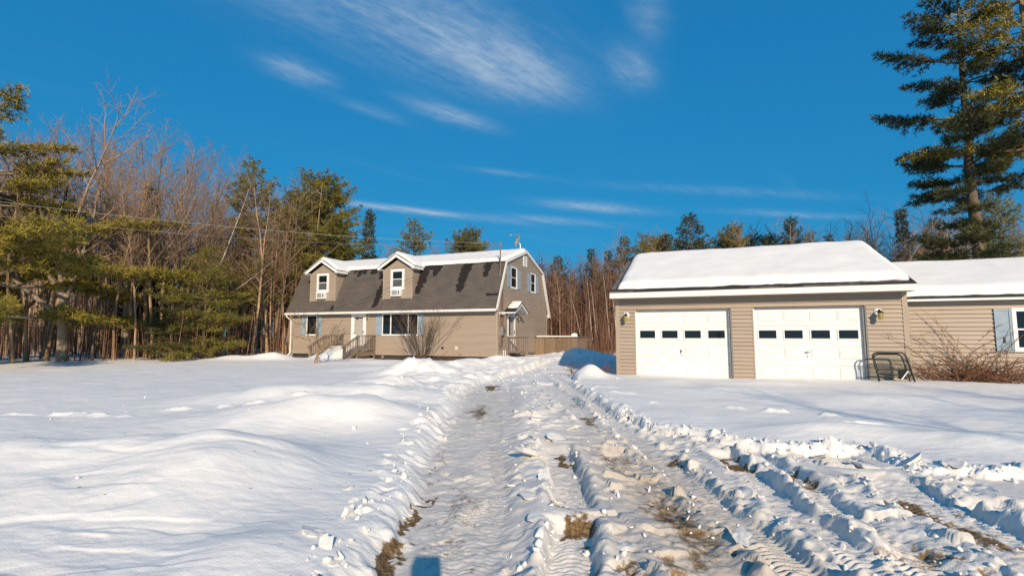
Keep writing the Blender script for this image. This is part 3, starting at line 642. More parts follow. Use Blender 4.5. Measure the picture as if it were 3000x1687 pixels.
# hood over the side door
hd = MB(); hz, hp, hy, hh = 2.74, 3.20, 1.82, .92
hood = hd.prism([(.0, hy - hh, hz), (.0, hy, hp), (.0, hy + hh, hz), (.0, hy + hh, hz - .12), (.0, hy, hp - .12), (.0, hy - hh, hz - .12)], (.62, 0, 0)).build('door_hood', 'fascia', house)
MB().prism([(-.0, hy - hh - .06, hz), (-.0, hy, hp + .035), (-.0, hy, hp + .005), (0, hy - hh - .04, hz - .03)], (.65, 0, 0)).build('hood_roof', 'shingle_dark', hood)
MB().prism([(-.0, hy + hh + .06, hz), (-.0, hy, hp + .035), (-.0, hy, hp + .005), (0, hy + hh + .04, hz - .03)], (.65, 0, 0)).build('hood_roof', 'shingle_dark', hood)
snow_patch('hood_snow', lambda u, v: (u, hy - hh + .3 + v, hz + .02 + .15 + v * (hp - hz) / hh), .05, .62, -.02, .66, 12, 12, .12, hood, .12, 9)
for k in (-1, 1): MB().beam((.03, hy + k * .68, 2.40), (.5, hy + k * .68, 2.68), .05, .05).build('hood_bracket', 'wood', hood)
# small fittings of the house
MB().box(-3.18, -3.06, -.05, .0, .78, .90).build('dryer_vent', 'skirt', house)
pv = MB().box(-2.36, -2.24, -.05, .0, .76, .92).build('pipe_vent', 'white', house); MB().box(-2.32, -2.28, -.055, -.05, .80, .88).build('vent_hole', 'black', pv)
MB().box(-7.02, -6.86, .03, .075, .24, .40).build('crawl_vent', 'grey_metal', house)
for y in (.55, .78): MB().tube([(.10, y, .2), (.10, y, .74)], .022, 8).build('vent_pipe', 'white', house)
# downspout at the left corner
ds = MB().tube([(-HL - .10, -.38, 2.72), (-HL - .10, -.36, 2.60), (-HL - .04, -.10, 2.40), (-HL - .02, -.08, 2.30), (-HL - .02, -.08, .45), (-HL - .02, -.22, .32)], .04, 8).build('downspout', 'white', house)
# service entrance: conduit, meter, mast
sm = framed('service_mast', 'h', (.06, .40, .2), 'rust brown electric conduit with grey meter on the gable corner', 'electric meter')
MB().tube([(.06, .40, 1.2), (.06, .40, 3.75), (.04, .42, 4.0)], .035, 8).build('conduit', 'copper', sm)
MB().tube([(-.10, .55, 4.45), (-.10, .62, 6.15)], .035, 8).build('mast', 'wood', sm)
MB().tube([(-.10, .62, 6.15), (-.10, .58, 6.27), (-.12, .48, 6.30)], [.05, .06, .035], 8).build('weatherhead', 'grey_metal', sm)
me_ = MB().box(.025, .16, .36, .64, 1.50, 1.92).build('meter_box', 'grey_metal', sm); MB().tube([(.16, .50, 1.72), (.22, .50, 1.72)], .085, 14).build('meter_glass', 'screen', me_)
MB().tube([(.06, .52, 1.5), (.06, .50, 1.05), (.04, .45, .9)], .025, 6).build('cable_drop', 'dark_metal', sm)
MB().tube([(.05, .22, 1.15), (.07, .25, .75)], .012, 5).build('cable_drop', 'dark_metal', sm)
MB().tube([(.04, .60, 3.9), (.04, .62, 3.0), (.04, .63, 2.2), (.05, .60, 1.9)], .012, 5).build('cable', 'black', sm)
# flood light at the corner
fl = framed('flood_light', 'h', (.05, .27, 2.50), 'white twin flood light at the house corner beside the rusty conduit', 'light')
MB().tube([(.02, .27, 2.60), (.06, .27, 2.60)], .075, 12).build('mount_plate', 'white', fl)
for k in (-1, 1): MB().tube([(.07, .27 + k * .04, 2.60), (.17, .27 + k * .11, 2.63), (.24, .27 + k * .14, 2.60)], [.035, .05, .075], 12).build('lamp_head', 'white', fl)
def lantern(parent_frame, s, t, z, tf, label, wreath=False, big=1.0):
    L = framed('wall_lantern', parent_frame, tf(s, 0.0, z - .2 * big), label, 'lantern')
    k = big
    def P(x, o, zz): return tf(s + x * k, o * k, z + zz * k)
    MB().tube([P(0, .018, 0), P(0, .04, 0)], .085 * k, 18).build('back_plate', 'white', L)
    MB().tube([P(0, .04, 0), P(0, .10, .05), P(0, .16, .04), P(0, .19, -.01)], .016 * k, 8).build('arm', 'black', L)
    MB().tube([P(0, .19, .02), P(0, .19, -.03)], [.035 * k, .07 * k], 12).build('cap', 'black', L)
    MB().tube([P(0, .19, -.03), P(0, .19, -.11), P(0, .19, -.19)], [.06 * k, .058 * k, .045 * k], 12).build('lamp_glass', 'brass', L)
    return L
lantern('h', -7.93, 0, 2.56, fr, 'small brass lantern to the right of the front door', big=.85)
lantern('h', 2.62, 0, 2.46, ge, 'small brass lantern beside the gable side door under the hood', big=.85)
# dormers
def dormer(c, label_c):
    x0, x1 = c - .95, c + .95; zb, ze, zp = 3.36, 5.15, 5.66; yf = .0
    d = MB().prism([(x0 + .02, yf + .02, zb), (x1 - .02, yf + .02, zb), (x1 - .02, yf + .02, ze), (c, yf + .02, zp), (x0 + .02, yf + .02, ze)], (0, 1.9, 0)).build('dormer', 'siding_trim', house)
    xl = lambda z: x0 + .05 if z < ze else x0 + .05 + (z - ze) / (zp - ze) * .9
    siding(d, xl, lambda z: 2 * c - xl(z), zb + .03, zp - .01, [(c - .46, c + .46, 4.02, 5.14), (c - .33, c + .33, 3.62, 4.02)], fr)
    for xa in (x0, x1 - .05): MB().box(xa - .012, xa + .062, -.028, .03, zb, ze).build('corner_trim', 'siding_trim', d)
    for side, sg in ((x1, 1), (x0, -1)):                       # cheeks
        tfc = lambda x, o, z, side=side, sg=sg: (side + sg * o, x, z)
        t_at = lambda z: E0[0] + (z - E0[1]) / (BK[1] - E0[1]) * (BK[0] - E0[0]) + .03
        siding(d, lambda z: .03, t_at, zb + .03, ze, [], tfc)
    # roof with white fascia
    ov, fo, ew = .24, .22, .17; rz = 5.95; ez = 5.24
    for sg in (-1, 1):
        A, B = Vector((c + sg * (.95 + ov), yf - fo, ez)), Vector((c, yf - fo, rz))
        MB().prism([A, B, B - Vector((0, 0, ew)), A - Vector((0, 0, ew))], (0, .04, 0)).build('rake_board', 'white', d)
        MB().hexa([A + Vector((0, .04, -.04)), B + Vector((0, .04, -.04)), B + Vector((0, 2.6, -.04)), A + Vector((0, .75, -.04))], [A + Vector((sg * .03, -.03, .015)), B + Vector((0, -.03, .015)), B + Vector((0, 2.6, .015)), A + Vector((sg * .03, .75, .015))]).build('dormer_roof', 'shingle_dark', d)
        MB().box(c + sg * (.95 + ov) - .02, c + sg * (.95 + ov) + .02, yf - fo, yf + .70, ez - .14, ez - .012).build('eave_board', 'white', d)
        MB().box(c + sg * .95, c + sg * (.95 + ov - .03), yf - fo + .05, yf + .66, ez - .14, ez - .115).build('soffit', 'white', d)
    w = window(d, c - .45, c + .45, 4.02, 5.13, fr, .14, low_m='screen')
    # snow over the dormer's little roof, running back into the main roof
    n, k = 30, 26; V = []; 
    for i in range(n):
        a = -1 + 2 * i / (n - 1)
        for j in range(k):
            b = j / (k - 1); y = yf - fo + .02 + b * 3.0; x = c + a * (.95 + ov)
            z = rz - abs(a) ** 1.15 * (rz - ez); zm = BK[1] + (y - BK[0]) * (RG[1] - BK[1]) / (RG[0] - BK[0])
            dd = min((1 - abs(a)) * 1.2, b * 3.0) / .14; th = .15 * math.sqrt(max(0, 1 - (1 - min(1, dd)) ** 2))
            rise = .06 * math.sin(b * 3) 
            V.append((x, y, z + th + .018 + rise * 0 - (.6 * max(0, b - .45)) * abs(a) ** 2))
    mb = MB(); mb.v = V; mb.f = [(i * k + j, (i + 1) * k + j, (i + 1) * k + j + 1, i * k + j + 1) for i in range(n - 1) for j in range(k - 1)]
    mb.build('dormer_snow', 'snow', d, smooth=True)
    return d
for c in (-11.29, -6.02): dormer(c, '')
def air_con(c, label):
    a = framed('air_conditioner', 'h', (c, -.1, 3.62), label, 'air conditioner')
    MB().box(c - .31, c + .31, -.20, .0, 3.62, 4.0).build('case', 'white', a)
    MB().box(c - .24, c + .10, -.206, -.2, 3.68, 3.95).build('intake', 'screen', a)
    for k in range(5): MB().box(c - .25, c + .11, -.214, -.2, 3.695 + k * .054, 3.712 + k * .054).build('grille_slat', 'white', a)
    MB().box(c + .15, c + .26, -.208, -.2, 3.70, 3.93).build('control_panel', 'jamb', a)
air_con(-11.30, 'white air conditioner in the left dormer window'); air_con(-6.02, 'white air conditioner in the right dormer window')
# satellite dish on the ridge end
sd = framed('satellite_dish', 'h', (-.25, 3.85, 6.35), 'beige satellite dish on the ridge end of the gambrel house', 'satellite dish')
MB().tube([(-.25, 3.85, 6.35), (-.25, 3.85, 6.75), (-.30, 3.80, 6.85)], .03, 8).build('mast', 'white', sd)
dm = MB(); ax = Vector((-.75, -.62, .30)).normalized(); uu = ax.cross(Vector((0, 0, 1))).normalized(); vv = uu.cross(ax) * -1; cc = Vector((-.30, 3.72, 6.95))
for i in range(7):
    r = .40 * i / 6
    for j in range(24): q = cc + (uu * math.cos(j / 24 * 2 * math.pi) * .9 + vv * math.sin(j / 24 * 2 * math.pi)) * r + ax * (.28 * (r / .4) ** 2 * .4); dm.v.append(tuple(q))
for i in range(6):
    for j in range(24): a = i * 24 + j; b = i * 24 + (j + 1) % 24; dm.f.append((a, b, b + 24, a + 24))
do_ = dm.build('reflector', 'dish', sd, smooth=True); so_ = do_.modifiers.new('solid', 'SOLIDIFY'); so_.thickness = .015
MB().tube([cc - vv * .38 + ax * .05, cc + ax * .55 - vv * .16], .012, 6).build('feed_arm', 'grey_metal', sd)
MB().tube([cc + ax * .52 - vv * .18, cc + ax * .60 - vv * .10], .05, 10).build('receiver', 'grey_metal', sd)

# ------------------------------------------------------------------ front porch: platform, steps and railings
porch = framed('front_porch', 'h', (-8.5, -1.3, .1), 'weathered wooden front porch with railed snow-covered steps', 'porch')
PX0, PX1, PY, FZ = -9.66, -7.42, -1.5, .62
for k in range(10): MB().box(PX0 - .02, PX1 + .02, -.02 - k * .148, -.155 - k * .148, FZ - .035, FZ).build('deck_board', 'wood', porch)
MB().box(PX1 - .04, PX1, PY, -.03, FZ - .24, FZ - .036).build('rim_joist', 'wood_brown', porch); MB().box(PX0, PX0 + .04, PY, -.03, FZ - .24, FZ - .036).build('rim_joist', 'wood_brown', porch)
MB().box(PX0 + .04, PX1 - .04, PY, PY + .04, FZ - .24, FZ - .036).build('rim_joist', 'wood_brown', porch)
for x in (PX0, PX1):
    for y in (PY, -.08): MB().box(x - .045, x + .045, y - .045, y + .045, .0, 1.46 if y == PY else 1.44).build('post', 'wood', porch)
    MB().box(x - .045, x + .045, -2.55, -2.46, .0, .92).build('post', 'wood', porch)
    MB().box(x - .07, x + .07, PY - .05, .0, 1.465, 1.505).build('hand_rail', 'wood', porch)
    MB().beam((x, PY + .04, 1.455), (x, -2.66, .86), .14, .045).build('hand_rail', 'wood', porch)
    MB().box(x - .02, x + .02, PY + .045, -.1, .70, .78).build('bottom_rail', 'wood', porch)
    MB().beam((x, PY, .66), (x, -2.58, .10), .04, .15).build('bottom_rail', 'wood', porch)
    for k in range(10): MB().box(x - .018, x + .018, -.20 - k * .125, -.236 - k * .125, .78, 1.464).build('baluster', 'wood', porch)
    for k in range(7):
        y = -1.66 - k * .12; zt = 1.44 + (y - PY) / 1.16 * .595; MB().box(x - .018, x + .018, y - .018, y + .018, zt - .72, zt).build('baluster', 'wood', porch)
for k in range(3): MB().box(PX0 + .05, PX1 - .05, PY - .02 - k * .30, PY - .31 - k * .30, FZ - .17 * (k + 1) - .04, FZ - .17 * (k + 1)).build('step', 'wood', porch)

# ------------------------------------------------------------------ landing rail at the side door and the back deck
ld = framed('side_landing', 'h', (.6, 1.8, .2), 'small wooden landing with picket rail at the gable side door', 'landing')
for x in (.04, 1.12): MB().box(x - .045, x + .045, 1.20, 1.29, .15, 1.40).build('post', 'wood', ld)
MB().box(-.02 + .03, 1.2, 1.16, 1.33, 1.395, 1.43).build('hand_rail', 'wood', ld); MB().box(.085, 1.075, 1.22, 1.26, .60, .70).build('bottom_rail', 'wood', ld)
MB().box(.085, 1.075, 1.225, 1.265, 1.30, 1.39).build('top_rail', 'wood', ld)
for k in range(8): MB().box(.16 + k * .122, .20 + k * .122, 1.225, 1.262, .70, 1.30).build('baluster', 'wood', ld)
for k in range(8): MB().box(.03, 1.17, 1.27 + k * .148, 1.41 + k * .148, .56, .595).build('deck_board', 'wood', ld)
bd = framed('back_deck', 'h', (1.2, 5.55, .2), 'brown plank-sided back deck with snow along its top rail', 'deck')
for k in range(19):
    MB().box(.06 + k * .135, .06 + k * .135 + .128, 5.53, 5.555, .30, 1.30 + .01 * (k % 3)).build('plank', 'wood_brown', bd)
for x in (.03, 1.3, 2.6): MB().box(x - .045, x + .045, 5.56, 5.65, .2, 1.36).build('post', 'wood', bd)
MB().box(-.02 + .05, 2.68, 5.47, 5.66, 1.365, 1.405).build('cap_rail', 'wood', bd)
MB().box(2.60, 2.63, 5.66, 9.4, .3, 1.34).build('side_panel', 'wood_brown', bd); MB().box(2.56, 2.70, 5.66, 9.4, 1.365, 1.402).build('cap_rail', 'wood', bd)
MB().box(.06, 2.58, 5.7, 9.3, .58, .62).build('deck_floor', 'wood', bd)
snow_patch('rail_snow', lambda u, v: (u, 5.47 + v, 1.405), .12, 2.66, 0, .19, 60, 9, .055, bd, .06, 12, wob=.0)
snow_patch('rail_snow', lambda u, v: (u, 5.47 + v, 1.41), 2.28, 2.66, 0, .19, 14, 9, .20, bd, .12, 17, wob=.0)

# ------------------------------------------------------------------ the garage and its low wing
GL_, GD = 7.81, 7.3
garage = framed('garage', 'g', (3.9, 0, .1), 'tan clapboard two-door garage with thick snow on its roof', 'garage')
GE, GR = (-.42, 2.905), (GD / 2, 4.56); GB = (GD + .42, 2.905)
MB().prism([(.02, .17, .0), (.02, .17, 2.85), (.02, GR[0], 4.42), (.02, GD, 2.85), (.02, GD, .0)], (GL_ - .04, 0, 0)).build('wall', 'siding_trim', garage)
MB().box(.02, .10, .0, .17, .0, 2.70).build('end_stud', 'siding_trim', garage); MB().box(GL_ - .10, GL_ - .02, .0, .17, .0, 2.70).build('end_stud', 'siding_trim', garage)
D1, D2 = (.585, 3.45, 2.335), (4.05, 6.88, 2.355)
siding(garage, lambda z: .09, lambda z: GL_ - .09, .06, 2.70, [(D1[0] - .02, D1[1] + .02, 0, D1[2] + .02), (D2[0] - .02, D2[1] + .02, 0, D2[2] + .02)], fr)
for a, b in ((-.03, .09), (GL_ - .09, GL_ + .03)): MB().box(a, b, -.03, .05, .05, 2.70).build('corner_trim', 'siding_trim', garage)
MB().box(-.10, GL_ + .10, -.40, .0, 2.69, 2.715).build('soffit', 'siding_trim', garage)
# white fascia in three lengths with fine joints
for a, b in ((-.13, 2.60), (2.604, 5.35), (5.354, 7.945)): MB().box(a, b, -.445, -.40, 2.70, 2.90).build('fascia_board', 'fascia', garage)
for x in (-.13, GL_ + .09): MB().prism([(x, -.40, 2.70), (x, -.40, 2.89), (x, GR[0], GR[1] - .02), (x, GR[0], GR[1] - .20)], (.045, 0, 0)).build('rake_board', 'fascia', garage)
sl_ = (GR[1] - GE[1]) / (GR[0] - GE[0])
def g_roof(s, d):                                      # d along the front slope from the eave
    return (s, GE[0] + d * math.cos(math.atan(sl_)), GE[1] + d * math.sin(math.atan(sl_)))
rm = MB()
rm.hexa([(-.14, GE[0] - .03, GE[1] - .03), (GL_ + .14, GE[0] - .03, GE[1] - .03), (GL_ + .14, GR[0], GR[1] - .03), (-.14, GR[0], GR[1] - .03)], [(-.14, GE[0] - .03, GE[1]), (GL_ + .14, GE[0] - .03, GE[1]), (GL_ + .14, GR[0], GR[1]), (-.14, GR[0], GR[1])])
rm.hexa([(-.14, GB[0], GB[1] - .03), (-.14, GR[0], GR[1] - .03), (GL_ + .14, GR[0], GR[1] - .03), (GL_ + .14, GB[0], GB[1] - .03)], [(-.14, GB[0], GB[1]), (-.14, GR[0], GR[1]), (GL_ + .14, GR[0], GR[1]), (GL_ + .14, GB[0], GB[1])])
groof = rm.build('roof', 'shingle_dark', garage)
sh_me = {}
for mk in ('shingle_grey', 'shingle_dark'):
    c_, s_ = math.cos(math.atan(sl_)), math.sin(math.atan(sl_)); mb = MB()
    mb.hexa([(0, 0, 0), (.148, 0, 0), (.148, .17 * c_, .17 * s_), (0, .17 * c_, .17 * s_)], [(0, -.0, .016), (.148, 0, .016), (.148, .17 * c_, .17 * s_ + .005), (0, .17 * c_, .17 * s_ + .005)]); sh_me[mk] = mb.mesh('shingle', mk)
for r_ in range(2):
    for k in range(53):
        s = -.13 + k * .152 + (.07 if r_ else 0)
        if s + .15 > GL_ + .15: continue
        g = float(fbm(np.array([s * .55]), np.array([3.3 + r_ * 0.35]), 41, 3)[0]) > -.02
        p = g_roof(s, -.035 + r_ * .135); put('shingle', sh_me['shingle_grey' if g else 'shingle_dark'], groof, Vector((p[0], p[1], p[2] + .001 + r_ * .004)))
for k in range(26):                                     # bare shingles along the left rake
    p = g_roof(-.125, .25 + k * .145); put('shingle', sh_me['shingle_grey'], groof, Vector((p[0], p[1], p[2] + .006)))
LG = math.hypot(GR[0] - GE[0], GR[1] - GE[1])
def g_over(u, v):
    if v <= LG: return g_roof(u, v)
    q = g_roof(u, 2 * LG - v); return (u, 2 * GR[0] - q[1], q[2])
snow_patch('roof_snow', g_over, .07, GL_ + .10, .25, LG * 2 - .2, 110, 70, .22, garage, .30, 23, wob=.035)
def bxf(mb, x0, x1, y0, y1, z0, z1): return mb.box(x0, x1, y0, y1, z0, z1)
pan_me = None
def garage_door(x0, x1, zt, vertical_handle):
    yl = .085; zb = .06
    d = MB().box(x0 + .03, x1 - .03, yl + .03, yl + .07, zb, zt - .03).build('garage_door', 'door_white', garage)
    a, b = x0 + .045, x1 - .075; W = b - a
    # grey jamb lining and stops
    MB().box(x1 - .02, x1 + .018, -.02, yl + .07, .0, zt).build('jamb', 'jamb', d); MB().box(x1 - .075, x1 - .021, .01, yl + .03, .0, zt - .03).build('door_stop', 'jamb', d)
    MB().box(x0 - .018, x0 + .02, -.02, yl + .07, .0, zt).build('jamb', 'siding_trim', d); MB().box(x0 + .021, x0 + .044, .03, yl + .03, .0, zt - .03).build('door_stop', 'white', d)
    MB().box(x0 - .018, x1 + .018, -.02, yl + .07, zt, zt + .028).build('head_jamb', 'siding_trim', d); MB().box(x0 + .045, x1 - .076, .02, yl + .03, zt - .05, zt - .002).build('head_stop', 'jamb', d)
    rows = [zt - .055, 1.79, 1.225, .66, .08]
    for i in range(4): MB().box(a, b, yl, yl + .028, rows[i + 1] + .003, rows[i] - .003).build('door_section', 'door_white', d)
    pw = W / 4
    for c in range(4):
        l = a + c * pw + .085; r = a + (c + 1) * pw - .085
        for i in (0, 2, 3):
            z1 = rows[i] - .075; z0 = z1 - .30
            m = MB()                                      # embossed panel: groove ring and raised field
            m.hexa([(l, yl - .002, z0), (r, yl - .002, z0), (r, yl - .002, z1), (l, yl - .002, z1)], [(l + .014, yl - .013, z0 + .014), (r - .014, yl - .013, z0 + .014), (r - .014, yl - .013, z1 - .014), (l + .014, yl - .013, z1 - .014)])
            m.hexa([(l + .030, yl - .012, z0 + .030), (r - .030, yl - .012, z0 + .030), (r - .030, yl - .012, z1 - .030), (l + .030, yl - .012, z1 - .030)], [(l + .05, yl - .022, z0 + .05), (r - .05, yl - .022, z0 + .05), (r - .05, yl - .022, z1 - .05), (l + .05, yl - .022, z1 - .05)])
            m.build('raised_panel', 'door_white', d)
        z1, z0 = 1.695, 1.395; l2, r2 = l - .01, r + .01; k = .032
        f = MB(); f.box(l2, r2, yl - .022, yl, z1 - k, z1); f.box(l2, r2, yl - .022, yl, z0, z0 + k); f.box(l2, l2 + k, yl - .021, yl, z0 + k, z1 - k); f.box(r2 - k, r2, yl - .021, yl, z0 + k, z1 - k)
        f.build('window_frame', 'door_white', d); MB().box(l2 + k, r2 - k, yl - .006, yl - .001, z0 + k, z1 - k).build('pane', 'glass', d)
    cx = (a + b) / 2 - .02
    if vertical_handle: MB().tube([(cx, yl - .03, .97), (cx, yl - .035, 1.02), (cx + .012, yl - .03, 1.07)], [.012, .02, .012], 8).build('handle', 'dark_metal', d)
    else:
        hm = MB(); hm.tube([(cx - .075, yl - .035, 1.03), (cx + .075, yl - .035, 1.045)], .012, 8); hm.tube([(cx, yl - .035, 1.0), (cx, yl - .035, 1.06)], .016, 8); hm.build('handle', 'grey_metal', d)
    MB().tube([(cx + .008, yl - .012, .91), (cx + .008, yl, .91)], .018, 10).build('lock', 'dark_metal', d)
    return d
garage_door(*D1, True); garage_door(*D2, False)
lantern('g', .33, 0, 2.17, fr, 'brass wall lantern on a round white plate left of the garage doors', big=1.15)
lantern('g', 7.17, 0, 2.16, fr, 'brass wall lantern on a round white plate right of the garage doors', big=1.15)
# wing
WT = .25
wing = framed('garage_wing', 'g', (11.5, WT, .1), 'low tan clapboard wing joined to the right of the garage', 'building')
WX0, WX1, WR, WZ = GL_ + .03, 17.5, 3.3, 3.70
MB().prism([(WX0, WT + .03, .0), (WX0, WT + .03, 2.46), (WX0, WR, WZ - .1), (WX0, 6.4, 2.46), (WX0, 6.4, .0)], (WX1 - WX0 - .02, 0, 0)).build('wall', 'siding_trim', wing)
fw_ = lambda x, o, z: (x, WT - o, z)
siding(wing, lambda z: WX0 + .10, lambda z: WX1, .06, 2.43, [(10.08, 11.05, 1.13, 2.22)], fw_)
MB().box(WX0, WX0 + .10, WT - .03, WT + .02, .05, 2.43).build('corner_trim', 'siding_trim', wing)
MB().box(WX0, WX1 + .1, -.02, .02, 2.43, 2.515).build('fascia_board', 'fascia', wing); MB().box(WX0, WX1 + .1, .02, WT, 2.435, 2.455).build('soffit', 'fascia', wing)
MB().hexa([(WX0, -.05, 2.50), (WX1 + .1, -.05, 2.50), (WX1 + .1, WR, WZ - .03), (WX0, WR, WZ - .03)], [(WX0, -.05, 2.53), (WX1 + .1, -.05, 2.53), (WX1 + .1, WR, WZ), (WX0, WR, WZ)]).build('roof', 'shingle_dark', wing)
MB().hexa([(WX0, 6.65, 2.50), (WX0, WR, WZ - .03), (WX1 + .1, WR, WZ - .03), (WX1 + .1, 6.65, 2.50)], [(WX0, 6.65, 2.53), (WX0, WR, WZ), (WX1 + .1, WR, WZ), (WX1 + .1, 6.65, 2.53)]).build('roof', 'shingle_dark', wing)
LW = math.hypot(WR + .05, WZ - 2.53)
def w_over(u, v):
    t = v / LW
    return (u, -.05 + t * (WR + .05), 2.53 + t * (WZ - 2.53)) if t <= 1 else (u, -.05 + t * (WR + .05), 2.53 + (2 - t) * (WZ - 2.53))
snow_patch('roof_snow', w_over, WX0 - .3, WX1, .13, 2 * LW - .1, 120, 56, .21, wing, .24, 31, wob=.03)
ww = window(wing, 10.08, 11.05, 1.13, 2.22, fw_, .085)
for a, b in ((9.72, 10.065), (11.07, 11.42)): shutter(wing, a, b, 1.10, 2.20, fw_)
MB().box(9.86, 9.92, WT - .058, WT - .04, 1.33, 1.36).box(9.875, 9.905, WT - .058, WT - .04, 1.36, 1.45).box(9.868, 9.912, WT - .058, WT - .04, 1.45, 1.47).build('shutter_ornament', 'dark_metal', wing)

# ------------------------------------------------------------------ tubular bench frame leaning by the garage door
bf = framed('metal_bench_frame', 'g', (7.25, -.42, .25), 'dark green tubular metal bench frame half buried beside the garage door', 'bench')
def u_tube(x0, x1, zt, zb, yt, yb, r, lean, flare):
    pts = []
    def P(x, z): k = (z - zb) / (zt - zb); return (x, yb + (yt - yb) * k, z)
    pts.append(P(x0 + 0, zb)); c = .12
    pts.append(P(x0 - flare * .5, (zb + zt) / 2))
    for a in range(6): t = a / 5 * math.pi / 2; pts.append(P(x0 - flare + c - c * math.cos(t), zt - c + c * math.sin(t)))
    for a in range(6): t = a / 5 * math.pi / 2; pts.append(P(x1 - c + c * math.sin(t) - .04, zt - c + c * math.cos(t)))
    pts.append(P(x1 + .10, zb)); return MB().tube(pts, r, 8)
u_tube(6.98, 7.66, 1.06, .15, -.38, -.55, .021, 0, .10).build('frame_tube', 'green_tube', bf, smooth=True)
u_tube(7.02, 7.60, 1.02, .15, -.30, -.42, .018, 0, .09).build('frame_tube', 'green_tube', bf, smooth=True)
for z, y in ((.62, -.46), (.50, -.48), (.86, -.40)): MB().tube([(6.93, y, z), (7.70, y, z - .015)], .013 if z < .8 else .007, 6).build('cross_bar', 'green_tube', bf)
ms = MB()
for k in range(30):
    x = 6.95 + k * .025; ms.tube([(x, -.42, .95), (x + .02, -.45, .70), (x + .02, -.48, .42)], .0055, 3)
ms.build('wire_mesh', 'green_tube', bf); ms = MB()
for k in range(14): ms.tube([(6.93, -.42 - k * .004, .94 - k * .038), (7.68, -.42 - k * .004, .93 - k * .038)], .0042, 3)
ms.build('wire_mesh', 'green_tube', bf)
MB().tube([(7.46, -.50, .38), (7.62, -.47, .60)], .016, 6).build('white_strut', 'white', bf)
MB().box(7.44, 7.60, -.40, -.30, .38, .62).build('seat_remnant', 'dark', bf)

# ------------------------------------------------------------------ trees: generators
class TM:                                              # many tubes in one mesh
    def __init__(s): s.V = []; s.F = []; s.n = 0
    def tube(s, pts, rad, n):
        pts = np.asarray(pts, float); rad = np.asarray(rad, float); k = len(pts)
        d = np.gradient(pts, axis=0); d /= np.linalg.norm(d, axis=1)[:, None] + 1e-9
        ref = np.array([0, 0, 1.]) if abs(d[0, 2]) < .8 else np.array([1., 0, 0]); u = np.cross(d, ref); u /= np.linalg.norm(u, axis=1)[:, None] + 1e-9; w = np.cross(d, u)
        a = np.arange(n) / n * 2 * math.pi
        v = pts[:, None] + rad[:, None, None] * (u[:, None] * np.cos(a)[None, :, None] + w[:, None] * np.sin(a)[None, :, None])
        s.V.append(v.reshape(-1, 3)); i = np.arange(k - 1)[:, None] * n; j = np.arange(n)[None]; j2 = (j + 1) % n
        s.F.append(np.stack([i + j, i + j2, i + j2 + n, i + j + n], -1).reshape(-1, 4) + s.n); s.n += k * n
    def mesh(s, name, m, smooth=True): return np_mesh(name, np.concatenate(s.V), np.concatenate(s.F), m, smooth)
def rot_dir(d, ang, az):
    ref = np.array([0, 0, 1.]) if abs(d[2]) < .9 else np.array([1., 0, 0]); u = np.cross(d, ref); u /= np.linalg.norm(u); w = np.cross(d, u)
    return d * math.cos(ang) + (u * math.cos(az) + w * math.sin(az)) * math.sin(ang)
def grow(T0, T1, g, p, d, L, r, lv, P):
    k = P['seg'][lv]; pts = [np.array(p)]; dd = np.array(d) / np.linalg.norm(d); dirs = [dd]
    for i in range(k):
        dd = dd + g.normal(0, P['jit'][lv], 3); dd[2] += P['up'][lv]; dd /= np.linalg.norm(dd); pts.append(pts[-1] + dd * L / k); dirs.append(dd)
    t = np.linspace(0, 1, k + 1); rad = r * (1 - t * (1 - P['tip'][lv]))
    if lv == 0: rad[0] *= 1.35
    (T0 if lv < P['tl'] else T1).tube(pts, rad, P['sides'][lv])
    if lv + 1 >= len(P['n']) + 1: return
    n = P['n'][lv]; az = g.uniform(0, 6.28)
    for i in range(n):
        tt = P['st'][lv] + (1 - P['st'][lv]) * ((i + g.uniform(.1, .9)) / n); tt = min(tt, .99); q = tt * k; a = int(q); f = q - a
        pp = pts[a] * (1 - f) + pts[a + 1] * f; az += 2.4 + g.normal(0, .4); ang = R(P['ang'][lv]) * g.uniform(.7, 1.25)
        cl = P['len'][lv] * L * (1 - P['fall'][lv] * (tt - P['st'][lv]) / (1 - P['st'][lv] + 1e-6)) * g.uniform(.6, 1.2)
        grow(T0, T1, g, pp, rot_dir(dirs[a], ang, az), cl, min(rad[a] * .8, r * P['rr'][lv] * (1.15 - .6 * tt)), lv + 1, P)
POLE = dict(n=[26, 8, 5], seg=[10, 4, 3, 2], jit=[.035, .10, .14, .16], up=[.0, .05, .05, .03], tip=[.16, .25, .35, .4], st=[.38, .15, .15], ang=[42, 42, 45], len=[.23, .42, .5], fall=[.55, .4, .3], rr=[.28, .5, .55], sides=[6, 4, 3, 3], tl=1)
SPREAD = dict(n=[8, 11, 8, 5], seg=[6, 7, 5, 3, 2], jit=[.05, .08, .12, .15, .18], up=[.0, .05, .05, .03, .02], tip=[.5, .25, .25, .3, .4], st=[.35, .2, .15, .15], ang=[38, 38, 42, 45], len=[.95, .45, .45, .45], fall=[.3, .45, .4, .3], rr=[.55, .45, .5, .5], sides=[8, 6, 4, 3, 3], tl=2)
SHRUB = dict(n=[5, 3], seg=[5, 3, 2], jit=[.07, .10, .12], up=[.02, .06, .05], tip=[.3, .35, .4], st=[.3, .15], ang=[24, 28], len=[.45, .45], fall=[.4, .3], rr=[.55, .6], sides=[5, 3, 3], tl=1)
BUSHY = dict(n=[16, 8, 4], seg=[7, 4, 3, 2], jit=[.07, .12, .15, .18], up=[.0, .05, .04, .02], tip=[.2, .25, .3, .4], st=[.12, .15, .15], ang=[40, 42, 45], len=[.42, .45, .5], fall=[.5, .4, .3], rr=[.4, .5, .55], sides=[5, 3, 3, 3], tl=1)
